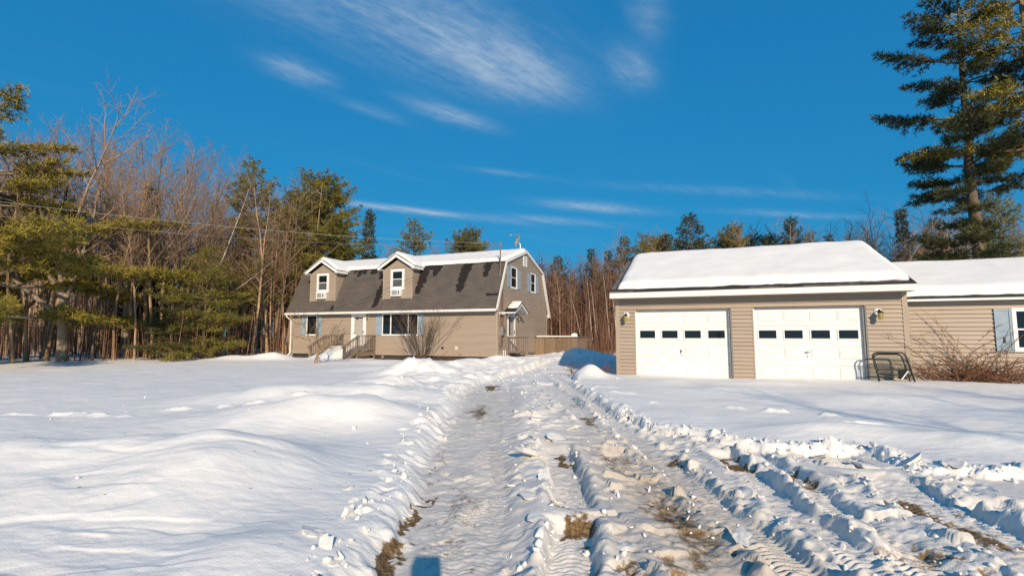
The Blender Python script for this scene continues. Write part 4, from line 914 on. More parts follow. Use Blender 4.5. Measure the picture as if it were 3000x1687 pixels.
def bare_meshes(seed, H, r, P, bark, twig, lean=0.03):
    g = np.random.default_rng(seed); T0, T1 = TM(), TM()
    grow(T0, T1, g, (0, 0, -.3), (g.normal(0, lean), g.normal(0, lean), 1), H, r, 0, P)
    return T0.mesh('trunk', bark), T1.mesh('crown', twig)
def put_tree(name, meshes, loc, rz, scale, label, cat='tree', group=None, parts=('trunk', 'crown')):
    t = empty(name, loc, rz, None, label, cat, group); t.scale = scale if hasattr(scale, '__len__') else (scale,) * 3
    for pn, me in zip(parts, meshes):
        o = bpy.data.objects.new(pn, me); col.objects.link(o); o.parent = t
        if pn in ('twigs', 'canes', 'side_shoots', 'stems'): o['kind'] = 'stuff'
    return t
def needles(pos, dr, n, ln, wd, g, up=.15, spread=.85):
    pos = np.repeat(pos, n, 0); dr = np.repeat(dr, n, 0); k = len(pos)
    v = g.normal(size=(k, 3)); v /= np.linalg.norm(v, axis=1)[:, None]; v = dr * .65 + v * spread; v[:, 2] += up; v /= np.linalg.norm(v, axis=1)[:, None]
    s = np.cross(v, g.normal(size=(k, 3))); s /= np.linalg.norm(s, axis=1)[:, None] + 1e-9
    L = ln * g.uniform(.6, 1.25, (k, 1)); W = wd * g.uniform(.7, 1.3, (k, 1))
    V = np.stack([pos - s * W * .5, pos + s * W * .5, pos + v * L + s * W * .25, pos + v * L - s * W * .25], 1).reshape(-1, 3)
    return V, np.arange(4 * k).reshape(-1, 4)
def conifer(seed, H, base, prof, nw, nb, elev, curve, r, side=.45, gap=.24, tuft=.14, nn=8, nl=.2, nwid=.022, droop=0, bark='bark_dark', needle='needle', miss=.1, jitter=.2, wind=None, minl=.25, f0=.22):
    """whorled boughs with side twigs carrying needle tufts; prof(t) gives bough length at relative height t"""
    g = np.random.default_rng(seed); T0, T1 = TM(), TM()
    k = 12; tr = np.stack([np.cumsum(g.normal(0, .05, k + 1)) * H / 15, np.cumsum(g.normal(0, .05, k + 1)) * H / 15, np.linspace(-.3, H, k + 1)], 1); tr[0, :2] = 0
    T0.tube(tr, r * np.linspace(1, .06, k + 1) ** .9, 8)
    P, D = [], []
    for w in range(nw):
        t = (w + g.uniform(-.3, .3)) / nw; t = min(max(t, 0), .985); z = base + (H - base) * t
        c = np.array([np.interp(z, tr[:, 2], tr[:, 0]), np.interp(z, tr[:, 2], tr[:, 1]), z]); az0 = g.uniform(0, 6.28)
        for b in range(nb):
            if g.uniform() < miss: continue
            az = az0 + b * 6.283 / nb + g.normal(0, .3); L = prof(t) * g.uniform(1 - jitter * 1.6, 1 + jitter)
            if wind is not None: L *= 1 + wind[1] * math.cos(az - wind[0])
            if L < minl: L = minl
            e = R(elev(t) + g.normal(0, 6)); rad = np.array([math.cos(az), math.sin(az), 0]); tan = np.array([-math.sin(az), math.cos(az), 0])
            ks = 6; q = np.linspace(0, 1, ks + 1); bend = g.normal(0, .10)
            pts = c + rad * (L * math.cos(e) * q)[:, None] + tan * (bend * L * q ** 2)[:, None]; pts[:, 2] += L * math.sin(e) * q + curve * L * q ** 2 + g.normal(0, .012, ks + 1) * L
            T0.tube(pts, (.012 + .013 * L) * np.linspace(1, .2, ks + 1), 4)
            ns = max(2, int(L / gap))
            for i in range(ns):
                f = f0 + (1 - f0) * (i + g.uniform(.2, .8)) / ns; p = np.array([np.interp(f, q, pts[:, a]) for a in range(3)])
                for sg in (-1, 1):
                    l = min(side * L * (1.05 - f) + .18, 1.3) * g.uniform(.6, 1.15); dv = rad * .72 + tan * sg * g.uniform(.5, .9); dv[2] += .12 + g.normal(0, .20) - droop; dv /= np.linalg.norm(dv)
                    if l > .4: T1.tube([p, p + dv * l * .5, p + dv * l + np.array([0, 0, -.04 * l])], [.011, .008, .004], 3)
                    m = max(1, int(l / tuft)); ff = (np.arange(m) + g.uniform(.3, 1, m)) / m
                    P.append(p + dv * (l * ff)[:, None] + g.normal(0, .06, (m, 3))); D.append(np.repeat(dv[None], m, 0))
            P.append(pts[-1:]); D.append(rad[None])
    # leader
    m = 8; P.append(np.stack([np.full(m, tr[-1, 0]), np.full(m, tr[-1, 1]), H - np.linspace(0, .9, m)], 1)); D.append(np.repeat([[0, 0, 1.]], m, 0))
    P = np.concatenate(P); D = np.concatenate(D)
    V, F = needles(P, D, nn, nl, nwid, g)
    return T0.mesh('trunk', bark), np_mesh('crown', V, F, needle), T1.mesh('twigs', 'twig')
CP = ('trunk', 'crown', 'twigs')

# ------------------------------------------------------------------ conifers
def cone(Rm, p=.8): return lambda t: Rm * (1 - t) ** p + .1
def dome(Rm, lo=.55): return lambda t: Rm * (lo + (1 - lo) * min(1, t / .3)) * math.sqrt(max(.02, 1 - (max(0, t - .25) / .77) ** 2))
def ragged(Rm, seed): 
    g = np.random.default_rng(seed); a = g.uniform(.5, 1.15, 14)
    return lambda t: Rm * a[int(t * 13.9)] * (1 - .75 * t ** 1.6)
PINES = [conifer(11, 12, 2.2, dome(3.1), 30, 6, lambda t: -4 + 40 * t, .10, .20, nn=12, gap=.27, tuft=.19, nl=.22, nwid=.026, needle='needle'),
         conifer(12, 12, 3.0, ragged(2.7, 4), 24, 5, lambda t: 2 + 38 * t, .10, .17, nn=12, gap=.28, tuft=.19, nl=.22, nwid=.025, needle='needle', miss=.2),
         conifer(13, 12, 2.5, cone(2.8, .7), 26, 6, lambda t: 0 + 34 * t, .12, .18, nn=12, gap=.28, tuft=.19, nl=.22, nwid=.027, needle='needle_dark', miss=.15)]
SPRUCE = [conifer(21, 10, .8, cone(1.9, .9), 36, 7, lambda t: -14 + 40 * t, .06, .13, nn=8, gap=.2, tuft=.15, nl=.15, nwid=.03, droop=.15, needle='needle_spruce', miss=.08),
          conifer(22, 10, .8, cone(1.1, .9), 38, 7, lambda t: -10 + 40 * t, .06, .11, nn=8, gap=.2, tuft=.15, nl=.15, nwid=.03, droop=.1, needle='needle_spruce', miss=.05)]
LOWP = [conifer(31, 7, .7, ragged(2.7, 9), 13, 5, lambda t: -3 + 26 * t, .05, .11, nn=10, gap=.24, tuft=.16, nl=.22, nwid=.025, needle='needle', miss=.12),
        conifer(32, 7, .9, ragged(2.6, 19), 12, 5, lambda t: -6 + 30 * t, .05, .10, nn=10, gap=.24, tuft=.16, nl=.22, nwid=.025, needle='needle_dark', miss=.15)]
def plant(meshes, H0, px, depth, top, name, label, group=None, wide=1.0, parts=CP, cat='tree', rz=None):
    x = px_at(px, depth); z = gz(x, depth); H = top_h(top, depth) - z; k = H / H0
    return put_tree(name, meshes, (x, depth, z), rnd.uniform(0, 6.28) if rz is None else rz, (k * wide, k * wide, k), label, cat, group, parts)
NEAR_P = conifer(41, 13, 2.3, lambda t: (6.4 if t < .36 else 4.0) * (1 - .6 * max(0, t - .36) / .64), 15, 5, lambda t: -5 + 26 * t, .03, .26, nn=10, gap=.21, tuft=.14, nl=.25, nwid=.032, needle='needle_yellow', miss=.12, bark='bark_pale', jitter=.3, wind=(0, .2), f0=.30)
plant(NEAR_P, 13, -75, 21.5, 262, 'pine_tree', 'yellow-green pine reaching in from the left edge of the picture', rz=0)
plant(LOWP[0], 7, 600, 26.5, 715, 'pine_tree', 'broad low green pine in front of the leaning birch', wide=1.1)
plant(LOWP[1], 7, 505, 25.5, 880, 'pine_tree', 'small dark pine hugging the ground at the wood edge', wide=1.6)
plant(PINES[1], 12, 722, 33, 480, 'pine_tree', 'tall airy pine left of the round-crowned pine')
plant(PINES[2], 12, 838, 39, 560, 'pine_tree', 'narrow dark pine tucked behind the round-crowned pine')
plant(PINES[0], 12, 935, 35, 523, 'pine_tree', 'large round-crowned pine rising behind the left end of the house', wide=1.02)
plant(SPRUCE[0], 10, 425, 31, 552, 'spruce_tree', 'dark pointed spruce among the bare trees on the left')
plant(SPRUCE[1], 10, 1078, 41, 618, 'spruce_tree', 'slim spruce spire behind the left dormer')
plant(PINES[1], 12, 1212, 47, 650, 'pine_tree', 'green pine behind the middle of the house roof', wide=1.1)
plant(PINES[0], 12, 1368, 45, 682, 'pine_tree', 'olive pine above the house roof left of the mast', wide=1.0)
CG = 'conifers in the wood behind the house and garage'
for px, d, top, k, w in ((1640, 44, 752, 'p2', 1), (1738, 41, 730, 's0', 1), (1790, 46, 735, 's0', 1), (1838, 43, 695, 'p2', .9), (1885, 41, 690, 'p1', .9), (1925, 44, 700, 'p0', .9), (1965, 42, 688, 's0', 1.2), (2100, 46, 705, 'p1', 1), (2150, 44, 672, 'p0', .8), (2205, 46, 690, 'p2', .9),
                       (2262, 45, 695, 'p0', .8), (2330, 45, 636, 'p2', .9), (2385, 48, 685, 'p1', .9), (2440, 50, 690, 's0', 1), (2655, 40, 612, 's1', 1), (1590, 50, 775, 's0', 1), (2960, 38, 560, 'p1', 1), (2770, 42, 640, 'p2', 1)):
    me, h0 = {'p0': (PINES[0], 12), 'p1': (PINES[1], 12), 'p2': (PINES[2], 12), 's0': (SPRUCE[0], 10), 's1': (SPRUCE[1], 10)}[k]
    plant(me, h0, px, d, top, 'conifer_tree', 'one of the dark conifers standing in the wood behind the buildings', CG, w)
plant(PINES[2], 12, 2020, 37, 628, 'pine_tree', 'tallest dark pine above the left half of the garage roof', wide=1.15)
# the big white pine on the right: layered boughs, bare stretches of trunk
BIGP = conifer(51, 23, 5.6, lambda t: (2.9 + 2.2 * math.exp(-((t - .38) / .13) ** 2) + 1.0 * math.exp(-((t - .62) / .09) ** 2) - 1.9 * max(0, t - .7) / .3) * (.85 + .3 * math.sin(t * 41)), 18, 6, lambda t: -1 + 16 * t, .05, .40, nn=9, gap=.20, tuft=.145, nl=.26, nwid=.034, needle='needle_dark', miss=.26, jitter=.34, bark='bark_dark', wind=(math.pi, .10), f0=.26)
plant(BIGP, 23, 2890, 27.5, -70, 'pine_tree', 'towering white pine with layered boughs behind the wing roof', rz=0.0)
BIGQ = conifer(52, 21, 10.0, lambda t: 4.2 * (1 - .6 * t) * (.8 + .3 * math.sin(t * 31)), 15, 5, lambda t: -2 + 24 * t, .07, .34, nn=9, gap=.26, tuft=.17, nl=.26, nwid=.036, needle='needle_yellow', miss=.25, jitter=.3, bark='bark')
plant(BIGQ, 21, 3085, 25.5, -200, 'pine_tree', 'sunlit pine at the upper right corner of the picture', rz=1.0)

# ------------------------------------------------------------------ bare trees
POLES = [bare_meshes(100 + i, 12, r, POLE, 'bark' if i % 3 else 'bark_dark', 'twig', .04) for i, r in enumerate((.075, .09, .10, .07, .11, .085))]
BIRCH = [bare_meshes(120 + i, 11, .065, dict(POLE, n=[14, 6, 3], jit=[.05, .1, .14, .16]), 'birch', 'twig_red', .10) for i in range(2)]
BRUSH = [bare_meshes(130 + i, 7, .05, BUSHY, 'bark', 'twig_red', .06) for i in range(3)]
BIGB = bare_meshes(141, 4.2, .15, dict(SPREAD, len=[1.35, .42, .42, .42], ang=[34, 40, 42, 45], jit=[.05, .06, .11, .15, .18], tip=[.5, .12, .2, .3, .4]), 'bark_pale', 'twig', .03)
def bb(me): 
    return max(v.co.z for v in me.vertices)
BH = bb(BIGB[1])
plant(BIGB, BH, 194, 24.4, 275, 'bare_tree', 'big spreading bare maple with a stout pale trunk at the left wood edge', parts=('trunk', 'crown'), rz=.4)
BIGC = bare_meshes(146, 4.2, .12, dict(SPREAD, n=[6, 8, 7, 4], len=[1.3, .42, .42, .42], ang=[32, 40, 42, 45], tip=[.5, .12, .2, .3, .4]), 'bark', 'twig', .03); CH = bb(BIGC[1])
plant(BIGC, CH, 2535, 37, 585, 'bare_tree', 'pale bare tree above the right end of the garage ridge', parts=('trunk', 'crown'))
plant(BIGC, CH, 2715, 33, 520, 'bare_tree', 'bare forked tree behind the wing roof left of the towering pine', parts=('trunk', 'crown'), rz=2)
plant(BIGB, BH, 375, 29, 400, 'bare_tree', 'second spreading bare tree right of the stout maple', parts=('trunk', 'crown'), rz=2.4)
plant(BIGC, CH, 480, 29, 430, 'bare_tree', 'pale forked bare tree left of the leaning birch', parts=('trunk', 'crown'), rz=3)
plant(BIGC, CH, 60, 27, 330, 'bare_tree', 'bare tree with fine twigs at the far left of the wood', parts=('trunk', 'crown'), rz=1)
PG = dict(parts=('trunk', 'crown'))
for i, (px, d, top) in enumerate(((2395, 41, 668), (2450, 43, 640), (2490, 39, 655), (2585, 42, 630), (2630, 38, 600), (2680, 43, 640), (2760, 40, 585), (2820, 42, 600), (2600, 45, 650), (2555, 44, 610))):
    plant(BIGC if i % 2 else BIGB, CH if i % 2 else BH, px, d, top, 'bare_tree', 'twiggy brown tree between the garage ridge and the towering pine', 'twiggy trees left of the towering pine', rz=i * 1.7, **PG)
gr_ = random.Random(5)
LG1 = 'bare trees of the left wood'
front = [(8, 24.5), (45, 23.0), (95, 24.6), (130, 26), (150, 23.8), (285, 24.6), (318, 26), (345, 25.2), (375, 26.5), (410, 25), (440, 27), (463, 26.2), (470, 27.4), (483, 26.6), (520, 27.5), (545, 28.5), (575, 28), (610, 29), (640, 28.6), (672, 29.4), (700, 30.4), (735, 30.2), (765, 31), (790, 31.4), (812, 31.6), (828, 32)]
for px, d in front:
    plant(gr_.choice(POLES), 12, px + gr_.uniform(-6, 6), d + gr_.uniform(-.3, .5), gr_.uniform(390, 520) if px < 560 else gr_.uniform(520, 680), 'bare_tree', 'slender bare trunk along the front of the left wood', 'bare trunks at the front of the left wood', gr_.uniform(.7, 1.1), **PG)
for k in range(84):
    px = gr_.uniform(-60, 900); d = 28 + gr_.random() * 17 + max(0, (px - 500) / 100)
    top = 430 + gr_.uniform(-50, 110) + max(0, (px - 420)) * .28
    plant(gr_.choice(POLES), 12, px, d, top, 'bare_tree', 'slender bare tree deep among the trunks of the left wood', LG1, gr_.uniform(.7, 1.1), **PG)
for k in range(46):
    px = gr_.uniform(1590, 1825); d = 35 + gr_.random() * 12
    plant(gr_.choice(POLES if k % 3 else BRUSH), 12 if k % 3 else 7, px, d, gr_.uniform(755, 860) - (px - 1600) * .12, 'bare_tree', 'slender bare tree in the brown thicket between house and garage', 'bare trees between house and garage', gr_.uniform(.75, 1.1), **PG)
for px, d, top in ((1700, 34.5, 830), (1738, 34, 800), (1752, 33.5, 812), (1790, 34, 790), (1803, 33, 800)):
    plant(gr_.choice(BIRCH), 11, px, d, top, 'birch_tree', 'white-barked birch at the edge of the thicket left of the garage', 'birches left of the garage', **PG)
for k in range(44):
    px = gr_.uniform(1840, 3060); d = 36 + gr_.random() * 16
    plant(gr_.choice(POLES + BRUSH[:1]), 12, px, d, gr_.uniform(660, 735) - (px - 1850) * .05, 'bare_tree', 'twiggy bare tree in the wood behind the garage and wing', 'bare trees behind the garage', gr_.uniform(.8, 1.3), **PG)
for k in range(26):
    px = gr_.uniform(880, 1500); d = 42 + gr_.random() * 12
    plant(gr_.choice(POLES), 12, px, d, gr_.uniform(690, 760), 'bare_tree', 'thin bare tree behind the house roof', 'bare trees behind the house', gr_.uniform(.8, 1.2), **PG)
# leaning birch and a leaning pole in the left wood
def leaning(px, d, length, lean_px, label, me):
    x = px_at(px, d); t = put_tree('leaning_birch', me, (x, d, gz(x, d)), 0, (length / 11 * 1.0,) * 3, label, 'tree', None, ('trunk', 'crown')); t.rotation_euler = (R(-4), R(lean_px), 1.0)
    return t
leaning(560, 27.2, 11.5, 24, 'pale birch leaning to the right in the left wood', BIRCH[0])
leaning(500, 26.2, 8, 30, 'short thin birch leaning steeply near the low dark pine', BIRCH[1])
# undergrowth and the dense far wood, which read as one mass
def stem_template(seed, branches, rad):
    g = np.random.default_rng(seed); T = TM(); l = g.normal(0, .05, 2); r = rad
    p = lambda t: np.array([l[0] * t + .004 * math.sin(t * 5 + seed), l[1] * t, t])
    T.tube([p(-.02), p(.35), p(.7), p(1)], [r, r * .8, r * .5, r * .15], 4)
    for b in range(branches):
        t = g.uniform(.15, .97); q = p(t); az = g.uniform(0, 6.28); L = g.uniform(.06, .20) * (1.15 - t * .6); d = np.array([math.cos(az), math.sin(az), g.uniform(.3, 1.3)]); d /= np.linalg.norm(d)
        T.tube([q, q + d * L], [r * .35, r * .12], 3)
        for k in range(1):
            q2 = q + d * L * g.uniform(.3, .9); d2 = d + g.normal(0, .5, 3); T.tube([q2, q2 + d2 / np.linalg.norm(d2) * L * .5], [r * .2, r * .08], 3)
    return np.concatenate(T.V), np.concatenate(T.F)
def mass(name, n, area, hmin, hmax, seed, m, branches=16, rad=.03, kind='stuff'):
    g = np.random.default_rng(seed); tm = [stem_template(seed * 20 + i, branches, rad / ((hmin + hmax) / 2)) for i in range(14)]; VV, FF, off = [], [], 0
    for c in range(n):
        x, y = area(g); V, F = tm[c % 14]; H = g.uniform(hmin, hmax); w = H * g.uniform(.7, 1.4); a = g.uniform(0, 6.28); ca, sa = math.cos(a), math.sin(a)
        VV.append(np.stack([x + w * (V[:, 0] * ca - V[:, 1] * sa), y + w * (V[:, 0] * sa + V[:, 1] * ca), gz(x, y) + H * V[:, 2]], 1)); FF.append(F + off); off += len(V)
    return tag(put(name, np_mesh(name, np.concatenate(VV), np.concatenate(FF), m, True)), None, None, None, kind)
def areaL(g):
    px = g.uniform(-250, 1000); d = g.uniform(29, 60) + max(0, (px - 500) / 110)
    return px_at(px, d), d
def areaM(g):
    px = g.uniform(1560, 1850); d = g.uniform(36, 62); return px_at(px, d), d
def areaB(g):
    px = g.uniform(850, 3200); d = g.uniform(46, 66); return px_at(px, d), d
tag(mass('woodland', 860, areaL, 7.0, 12.0, 201, 'twig', 20, .06), 'dense far wood of bare stems on the left', 'woodland')
tag(mass('woodland', 620, areaM, 4.0, 7.6, 202, 'twig_red', 18, .045), 'dense reddish far wood between house and garage', 'woodland')
tag(mass('woodland', 620, areaB, 6.5, 10, 203, 'twig_red', 18, .055), 'far brown wood behind the house and garage', 'woodland')
def areaU(g):
    if g.uniform() < .7:
        px = g.uniform(-150, 850); d = g.uniform(24.0, 33) + max(0, (px - 480) / 80)
    else: px = g.uniform(1650, 1830); d = g.uniform(31, 36)
    return px_at(px, d), d
tag(mass('undergrowth', 640, areaU, .6, 3.2, 204, 'twig_red', 9, .015), 'leafless undergrowth along the wood edge', 'undergrowth')

# trees out of the frame to the right and left whose long shadows cross the snow
for x, y, me, k, lab in ((9.6, -7.5, POLES[2], .74, 'slender bare tree standing behind the viewer to the right'), (11.6, -6.5, POLES[0], .70, 'thin bare tree behind the viewer on the right'), (12.9, -8.0, POLES[3], .74, 'young bare tree farthest behind the viewer on the right'), (13.0, -4.5, POLES[4], .62, 'bare tree standing beside the viewer on the far right'), (18.5, -3, BIGC, 1.0, 'forked bare tree out of frame on the right')):
    put_tree('bare_tree', me, (x, y, gz(x, y)), 1.3, k if me is not BIGC else 9 / CH, lab, 'tree', None, ('trunk', 'crown'))
for x, y, k in ((-21.5, 13.5, .9), (-23.5, 15.5, 1.0), (-25, 18, .9)):
    put_tree('bare_tree', POLES[1], (x, y, gz(x, y)), x, k, 'bare tree out of frame at the left wood edge', 'tree', 'bare trees out of frame on the left', ('trunk', 'crown'))

# ------------------------------------------------------------------ shrubs by the house, brambles by the wing
def multi(name, seed, x, y, n, H, r, spread, P, label, m1, m2, parts=('stems', 'twigs')):
    g = np.random.default_rng(seed); T0, T1 = TM(), TM()
    for i in range(n):
        a = g.uniform(0, 6.28); s = spread * math.sqrt(g.uniform()); d = np.array([math.cos(a) * s, math.sin(a) * s, 1.0]); grow(T0, T1, g, (math.cos(a) * .10 * s, math.sin(a) * .10 * s, -.15), d, H * g.uniform(.7, 1.1), r * g.uniform(.7, 1.2), 0, P)
    return put_tree(name, (T0.mesh('stems', m1), T1.mesh('twigs', m2)), (x, y, gz(x, y)), 0, 1.0, label, 'shrub', None, parts)
multi('shrub', 301, -4.55, 25.3, 34, 3.0, .017, .78, SHRUB, 'bare many-stemmed shrub in front of the wide window', 'shrubtwig', 'shrubtwig')
g_ = np.random.default_rng(311); T0, T1 = TM(), TM()
sp_ = dict(SPREAD, n=[6, 7, 5, 3], ang=[58, 42, 42, 45], len=[2.1, .5, .5, .45], jit=[.06, .12, .15, .18, .2], st=[.55, .25, .2, .2], up=[0, .06, .03, .02, .0])
grow(T0, T1, g_, (0, 0, -.2), (.05, .02, 1), 1.0, .085, 0, sp_)
put_tree('small_bare_tree', (T0.mesh('trunk', 'bark'), T1.mesh('crown', 'shrubtwig')), (-8.68, 22.05, gz(-8.68, 22.05)), .5, 1.0, 'small crooked bare tree in front of the porch steps', 'tree')
def bramble(name, seed, s0, s1, t0, n, label, hmax, frame='g'):
    g = np.random.default_rng(seed); T0, T1 = TM(), TM(); f = gw if frame == 'g' else hw; c = f((s0 + s1) / 2, t0); zc = gz(c.x, c.y)
    for i in range(n):
        s = g.uniform(s0, s1); t = t0 + g.uniform(-.15, .35); b = f(s, t) - c; L = g.uniform(.5, 1.0) * hmax * 1.35; az = g.uniform(-1, 1); k = 9; pts = []
        dv = np.array([g.normal(0, .55), g.normal(0, .1), 1.0]); p = np.array([b.x, b.y, -.1]); vx = np.array([EX.x, EX.y, 0]); vy = np.array([EM.x, EM.y, 0])
        d = vx * dv[0] + vy * dv[1] + np.array([0, 0, 1.]); d /= np.linalg.norm(d); sg = math.copysign(1, dv[0])
        bendr = g.uniform(.03, .24)
        for j in range(k + 1):
            pts.append(p.copy()); d = d + vx * sg * bendr * .7 - np.array([0, 0, bendr * .55]) + g.normal(0, .05, 3); d /= np.linalg.norm(d)
            tl = (p @ vy); d = d - vy * (.25 if tl > .42 else 0); p = p + d * L / k
        T0.tube(pts, np.linspace(.0095, .004, k + 1), 4)
        for j in range(2, k):
            if g.uniform() < .75:
                q = pts[j]; dd = (pts[j] - pts[j - 1]); dd /= np.linalg.norm(dd); e = dd + g.normal(0, .6, 3); e /= np.linalg.norm(e); l = g.uniform(.08, .35); T1.tube([q, q + e * l * .6, q + e * l + np.array([0, 0, -.02])], [.006, .0045, .003], 3)
    return put_tree(name, (T0.mesh('canes', 'cane'), T1.mesh('side_shoots', 'cane')), (c.x, c.y, zc), 0, 1.0, label, 'brambles', None, ('canes', 'side_shoots'))
bramble('bramble_bush', 401, 8.1, 10.6, -.25, 85, 'tangle of leafless red-brown brambles against the wing wall', .75)
bramble('climbing_bramble', 402, 8.2, 9.9, -.10, 36, 'long arching brambles reaching up to the blue shutter', 1.7)
bramble('bramble_bush', 403, 10.6, 12.5, -.3, 30, 'leafless brambles below the wing window', .6)
bramble('weed_stems', 404, -3.6, -.2, -.35, 26, 'dry weed stalks along the skirting right of the shrub', .45, 'h')
bramble('red_twig_bush', 405, -1.7, -.5, .2, 26, 'red twigs poking from the snow pile left of the garage', .55)
bramble('red_thicket', 406, 1.6, 4.6, 7.8, 60, 'low red-brown thicket behind the back deck', 1.1, 'h')

# ------------------------------------------------------------------ utility pole (out of frame) and service wires
pole = empty('utility_pole', (-31, 12.0, gz(-31, 12.0)), 0, None, 'wooden utility pole out of frame on the left carrying the wires', 'utility pole')
MB().tube([(0, 0, -.5), (0, 0, 8.2)], [.15, .10], 10).build('pole', 'wood', pole); MB().box(-.06, .06, -1.0, 1.0, 7.6, 7.72).build('crossarm', 'wood', pole)
def wire(name, a, b, sag, r, label):
    a, b = Vector(a), Vector(b); pts = [a.lerp(b, i / 40) - Vector((0, 0, sag * 4 * (i / 40) * (1 - i / 40))) for i in range(41)]
    c = pts[0]; tag(MB().tube([p - c for p in pts], r, 5).build(name, 'wire', None, c, smooth=True), label, 'wire')
m0 = hw(-.12, .45, 6.22)
wire('overhead_wire', m0, (-31, 12.0, 7.6), .75, .0095, 'thick pale overhead wire crossing the left wood to the house mast')
wire('overhead_wire', m0 + Vector((0, .05, -.12)), (-31, 12.6, 7.2), .95, .005, 'thin lower overhead wire from the left to the house mast')

# ------------------------------------------------------------------ broken snow: slabs and crumbs
def clod(seed, flat, rough=.25):
    g = np.random.default_rng(seed); import bmesh
    bm = bmesh.new()
    for i in range(18 if flat < .5 else 14):
        v = g.normal(size=3); v /= np.linalg.norm(v); v *= g.uniform(1 - rough, 1); bm.verts.new((v[0], v[1] * g.uniform(.7, 1.0), v[2] * flat))
    r = bmesh.ops.convex_hull(bm, input=bm.verts)
    bmesh.ops.delete(bm, geom=list({e for e in r['geom_interior'] + r['geom_unused'] if isinstance(e, bmesh.types.BMVert)}), context='VERTS')
    bmesh.ops.triangulate(bm, faces=bm.faces)
    V = np.array([v.co[:] for v in bm.verts]); bm.verts.index_update(); F = np.array([[v.index for v in f.verts] for f in bm.faces]); bm.free(); return V, F
CL = [clod(i, .75) for i in range(8)] + [clod(20 + i, .3) for i in range(6)]
def slab(seed):                                        # broken crust: a ragged plate with an uneven top
    g = np.random.default_rng(seed); n = 11; a = np.linspace(0, 6.28, n, endpoint=False) + g.normal(0, .16, n); r = g.uniform(.55, 1.1, n); mb = MB(); asp = g.uniform(.55, .95)
    V = [(0, 0, .03)] + [(math.cos(t) * q * .55, math.sin(t) * q * .55 * asp, g.normal(.0, .035)) for t, q in zip(a, r)] + [(math.cos(t) * q, math.sin(t) * q * asp, g.normal(-.03, .05)) for t, q in zip(a, r)] + [(math.cos(t) * q * .8, math.sin(t) * q * .8 * asp, -.36 + g.normal(0, .06)) for t, q in zip(a, r)]
    F = []
    for i in range(n):
        j = (i + 1) % n; F += [(0, 1 + i, 1 + j), (1 + i, 1 + n + i, 1 + n + j, 1 + j), (1 + n + i, 1 + 2 * n + i, 1 + 2 * n + j, 1 + n + j)]
    F.append(tuple(1 + 2 * n + i for i in range(n))[::-1]); mb.add(V, F)
    return mb.mesh('snow_chunk', 'snow_crumb')
SL = [slab(i) for i in range(9)]
g9 = np.random.default_rng(77)
def edge_pts(n, ymax=12, spread=.28, lo=2.6):
    out = []
    while len(out) < n:
        i = int(g9.integers(1, len(DRIVE) - 3)); f = g9.uniform(); a, b = DRIVE[i], DRIVE[i + 1]; x = a[0] + (b[0] - a[0]) * f + g9.normal(0, spread); y = a[1] + (b[1] - a[1]) * f + g9.normal(0, spread)
        if lo < y < ymax and abs(x) < 1.25 * y + 1: out.append((x, y))
    return out
pts = []
pts += [(x, y, g9.lognormal(-4.15, .55)) for x, y in edge_pts(520, 12, .08)]
for k in range(200):
    y = 2.5 * (5.2 ** g9.uniform()); x = g9.uniform(-.05, 5.0 if y < 6 else 2.1); pts.append((x, y, g9.lognormal(-4.45, .6)))
for pts_, w, fl_, tr_ in RUTS:
    for k in range(28):
        y = 2.5 * (4.5 ** g9.uniform()); 
        if y > pts_[-1][0]: continue
        x = np.interp(y, [p[0] for p in pts_], [p[1] for p in pts_]) + (w + abs(g9.normal(.05, .06))) * (1 if g9.uniform() < .5 else -1); pts.append((x, y, g9.lognormal(-4.1, .5)))
for k in range(260):
    y = g9.uniform(11, 24); x = -.4 + .14 * (y - 15) + g9.normal(0, 1.3); pts.append((x, y, g9.lognormal(-3.6, .45)))
for k in range(70): pts.append((g9.choice([.12, .95, 2.15, 3.1, .7, 1.6]) + g9.normal(0, .14), 2.6 * (2.6 ** g9.uniform()), g9.uniform(.018, .045)))
for k in range(90): pts.append((g9.uniform(-9, -1.4), g9.uniform(4, 14), g9.lognormal(-4.0, .4)))
PA = np.array(pts); zz, _, _, ins, dd = height(PA[:, 0], PA[:, 1], True)
lane = (np.abs(PA[:, 0] + .45) < .42) & (PA[:, 1] < 12)
VV, FF, off = [], [], 0
for (x, y, r), z, ln, i_, d_ in zip(pts, zz, lane, ins, dd):
    r = min(r, .055)
    if x < -.8 and g9.uniform() < .6: continue
    if ln: r *= .3
    V, F = CL[int(g9.integers(len(CL)))]; q = g9.normal(size=4); q /= np.linalg.norm(q); Rm = np.array(Matrix.Identity(3)); 
    from mathutils import Quaternion
    Rm = np.array(Quaternion(q).to_matrix()); s = g9.uniform(.7, 1.4, 3); Vt = (V * s * r) @ Rm.T + np.array([x, y, z + r * .25]); VV.append(Vt); FF.append(F + off); off += len(V)
tag(put('snow_crumbs', np_mesh('snow_crumbs', np.concatenate(VV), np.concatenate(FF), 'snow_crumb', True)), 'crumbled snow lumps scattered along the ruts', 'snow lumps', None, 'stuff')
SG = 'snow slabs broken from the crust along the drive'
slabs = [(x, y, g9.uniform(.05, .14)) for x, y in edge_pts(40, 9.5, .08)]
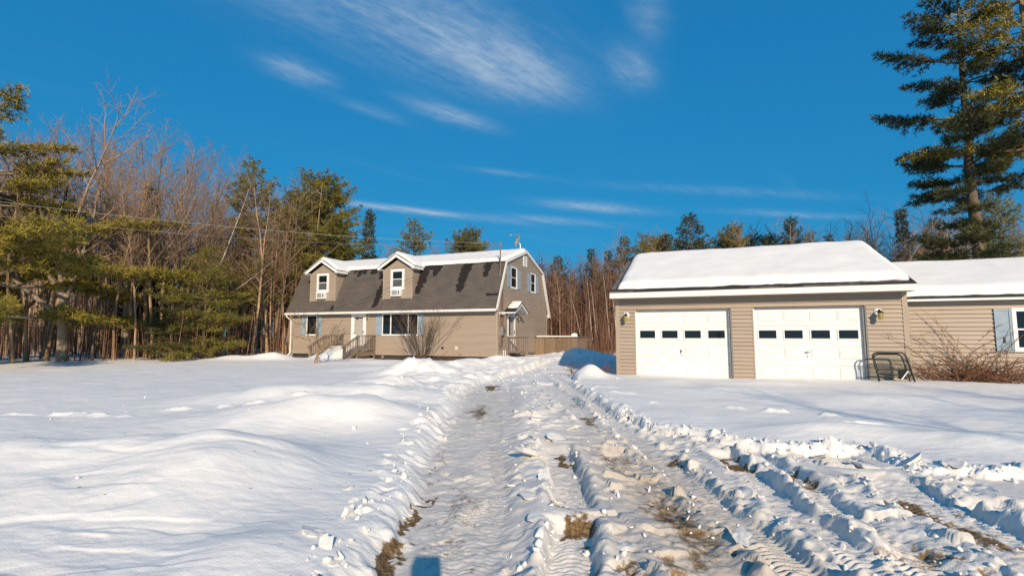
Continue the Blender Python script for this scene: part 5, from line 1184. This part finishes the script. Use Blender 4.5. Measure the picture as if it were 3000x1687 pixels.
slabs += [(.22, 5.9, .34), (.62, 6.95, .26), (.35, 6.9, .2), (.18, 4.55, .2), (.2, 4.0, .2), (.3, 5.0, .15), (-1.25, 3.9, .15), (-1.35, 3.5, .17), (-1.2, 3.3, .14), (-1.45, 4.5, .12), (3.9, 5.6, .26), (4.3, 5.5, .22), (3.7, 6.1, .25), (3.3, 3.7, .2), (3.1, 4.0, .17), (3.55, 3.3, .18), (4.6, 5.3, .2), (2.95, 7.1, .14), (2.6, 7.3, .12), (.9, 7.6, .24), (.4, 8.3, .22), (.1, 9.4, .25), (.75, 9.6, .22), (1.6, 3.6, .16), (2.05, 3.9, .14), (2.1, 4.6, .15), (.75, 3.5, .14)]
for i, (x, y, r) in enumerate(slabs):
    z = gz(x, y); o = put('snow_chunk', SL[i % 9], None, (x, y, z + r * .10)); r *= .62; o.scale = (r, r, r * (.9 if r < .12 else .6)); t = .5 if r < .12 else .2
    o.rotation_euler = (g9.normal(0, t), g9.normal(0, t), g9.uniform(0, 6.28))
    tag(o, 'angular slab of crusted snow tipped up along the ruts', 'snow slab', SG)
# dark specks of bark and cones lying on the left snow bank
gk = np.random.default_rng(5)
VV, FF, off = [], [], 0
for k in range(60):
    if k < 30: y = gk.uniform(3.2, 7.5); x = gk.uniform(-1.1 * y, -1.3)
    else: y = gk.uniform(14, 24); x = gk.uniform(-20, -6)
    V, F = CL[8 + k % 6]; r = gk.uniform(.006, .016) if k < 30 else gk.uniform(.012, .03); VV.append(V * np.array([1.6, .6, .7]) * r + np.array([x, y, gz(x, y) + r * .2])); FF.append(F + off); off += len(V)
tag(put('bark_litter', np_mesh('bark_litter', np.concatenate(VV), np.concatenate(FF), 'bark_dark')), 'dark flecks of bark and cones on the snow', 'litter', None, 'stuff')

# ------------------------------------------------------------------ the panorama camera on its tripod, standing at the viewpoint; its shadow shows at the bottom
tp = empty('camera_tripod', (.10, -.26, gz(.10, -.26)), 0, None, 'boxy camera on a thin tripod whose shadow falls at the bottom edge', 'tripod')
zt = CAM_H - gz(0, -.26)
MB().box(-.085, .085, -.08, .08, zt - .22, zt + .13).build('camera_body', 'black', tp); MB().tube([(0, 0, zt - .9), (0, 0, zt - .22)], .022, 8).build('column', 'dark_metal', tp)
for k in range(3):
    a = k * 2.094 + .5; MB().tube([(0, 0, zt - .85), (math.cos(a) * .4, math.sin(a) * .4, -.02)], .016, 8).build('leg', 'dark_metal', tp)
ORD = ['leftmost', 'second from the left', 'third from the left', 'fourth from the left', 'fifth from the left', 'sixth from the left', 'seventh from the left', 'eighth from the left', 'ninth from the left', 'tenth from the left', 'eleventh from the left', 'twelfth from the left', 'thirteenth from the left', 'fourteenth from the left']
def ordinals(group, text):
    L = sorted([o for o in bpy.data.objects if o.get('group') == group], key=lambda o: o.location.x / o.location.y); n = len(L)
    for i, o in enumerate(L): o['label'] = text + ', ' + (ORD[i] if i < (n + 1) // 2 else ORD[n - 1 - i].replace('left', 'right'))
ordinals('birches left of the garage', 'white-barked birch beside the garage')
ordinals(CG, 'dark conifer in the wood behind the buildings')
ordinals('bare trunks at the front of the left wood', 'slender bare trunk at the left wood front')
for o in bpy.data.objects:
    if '_off' in o.keys(): del o['_off']
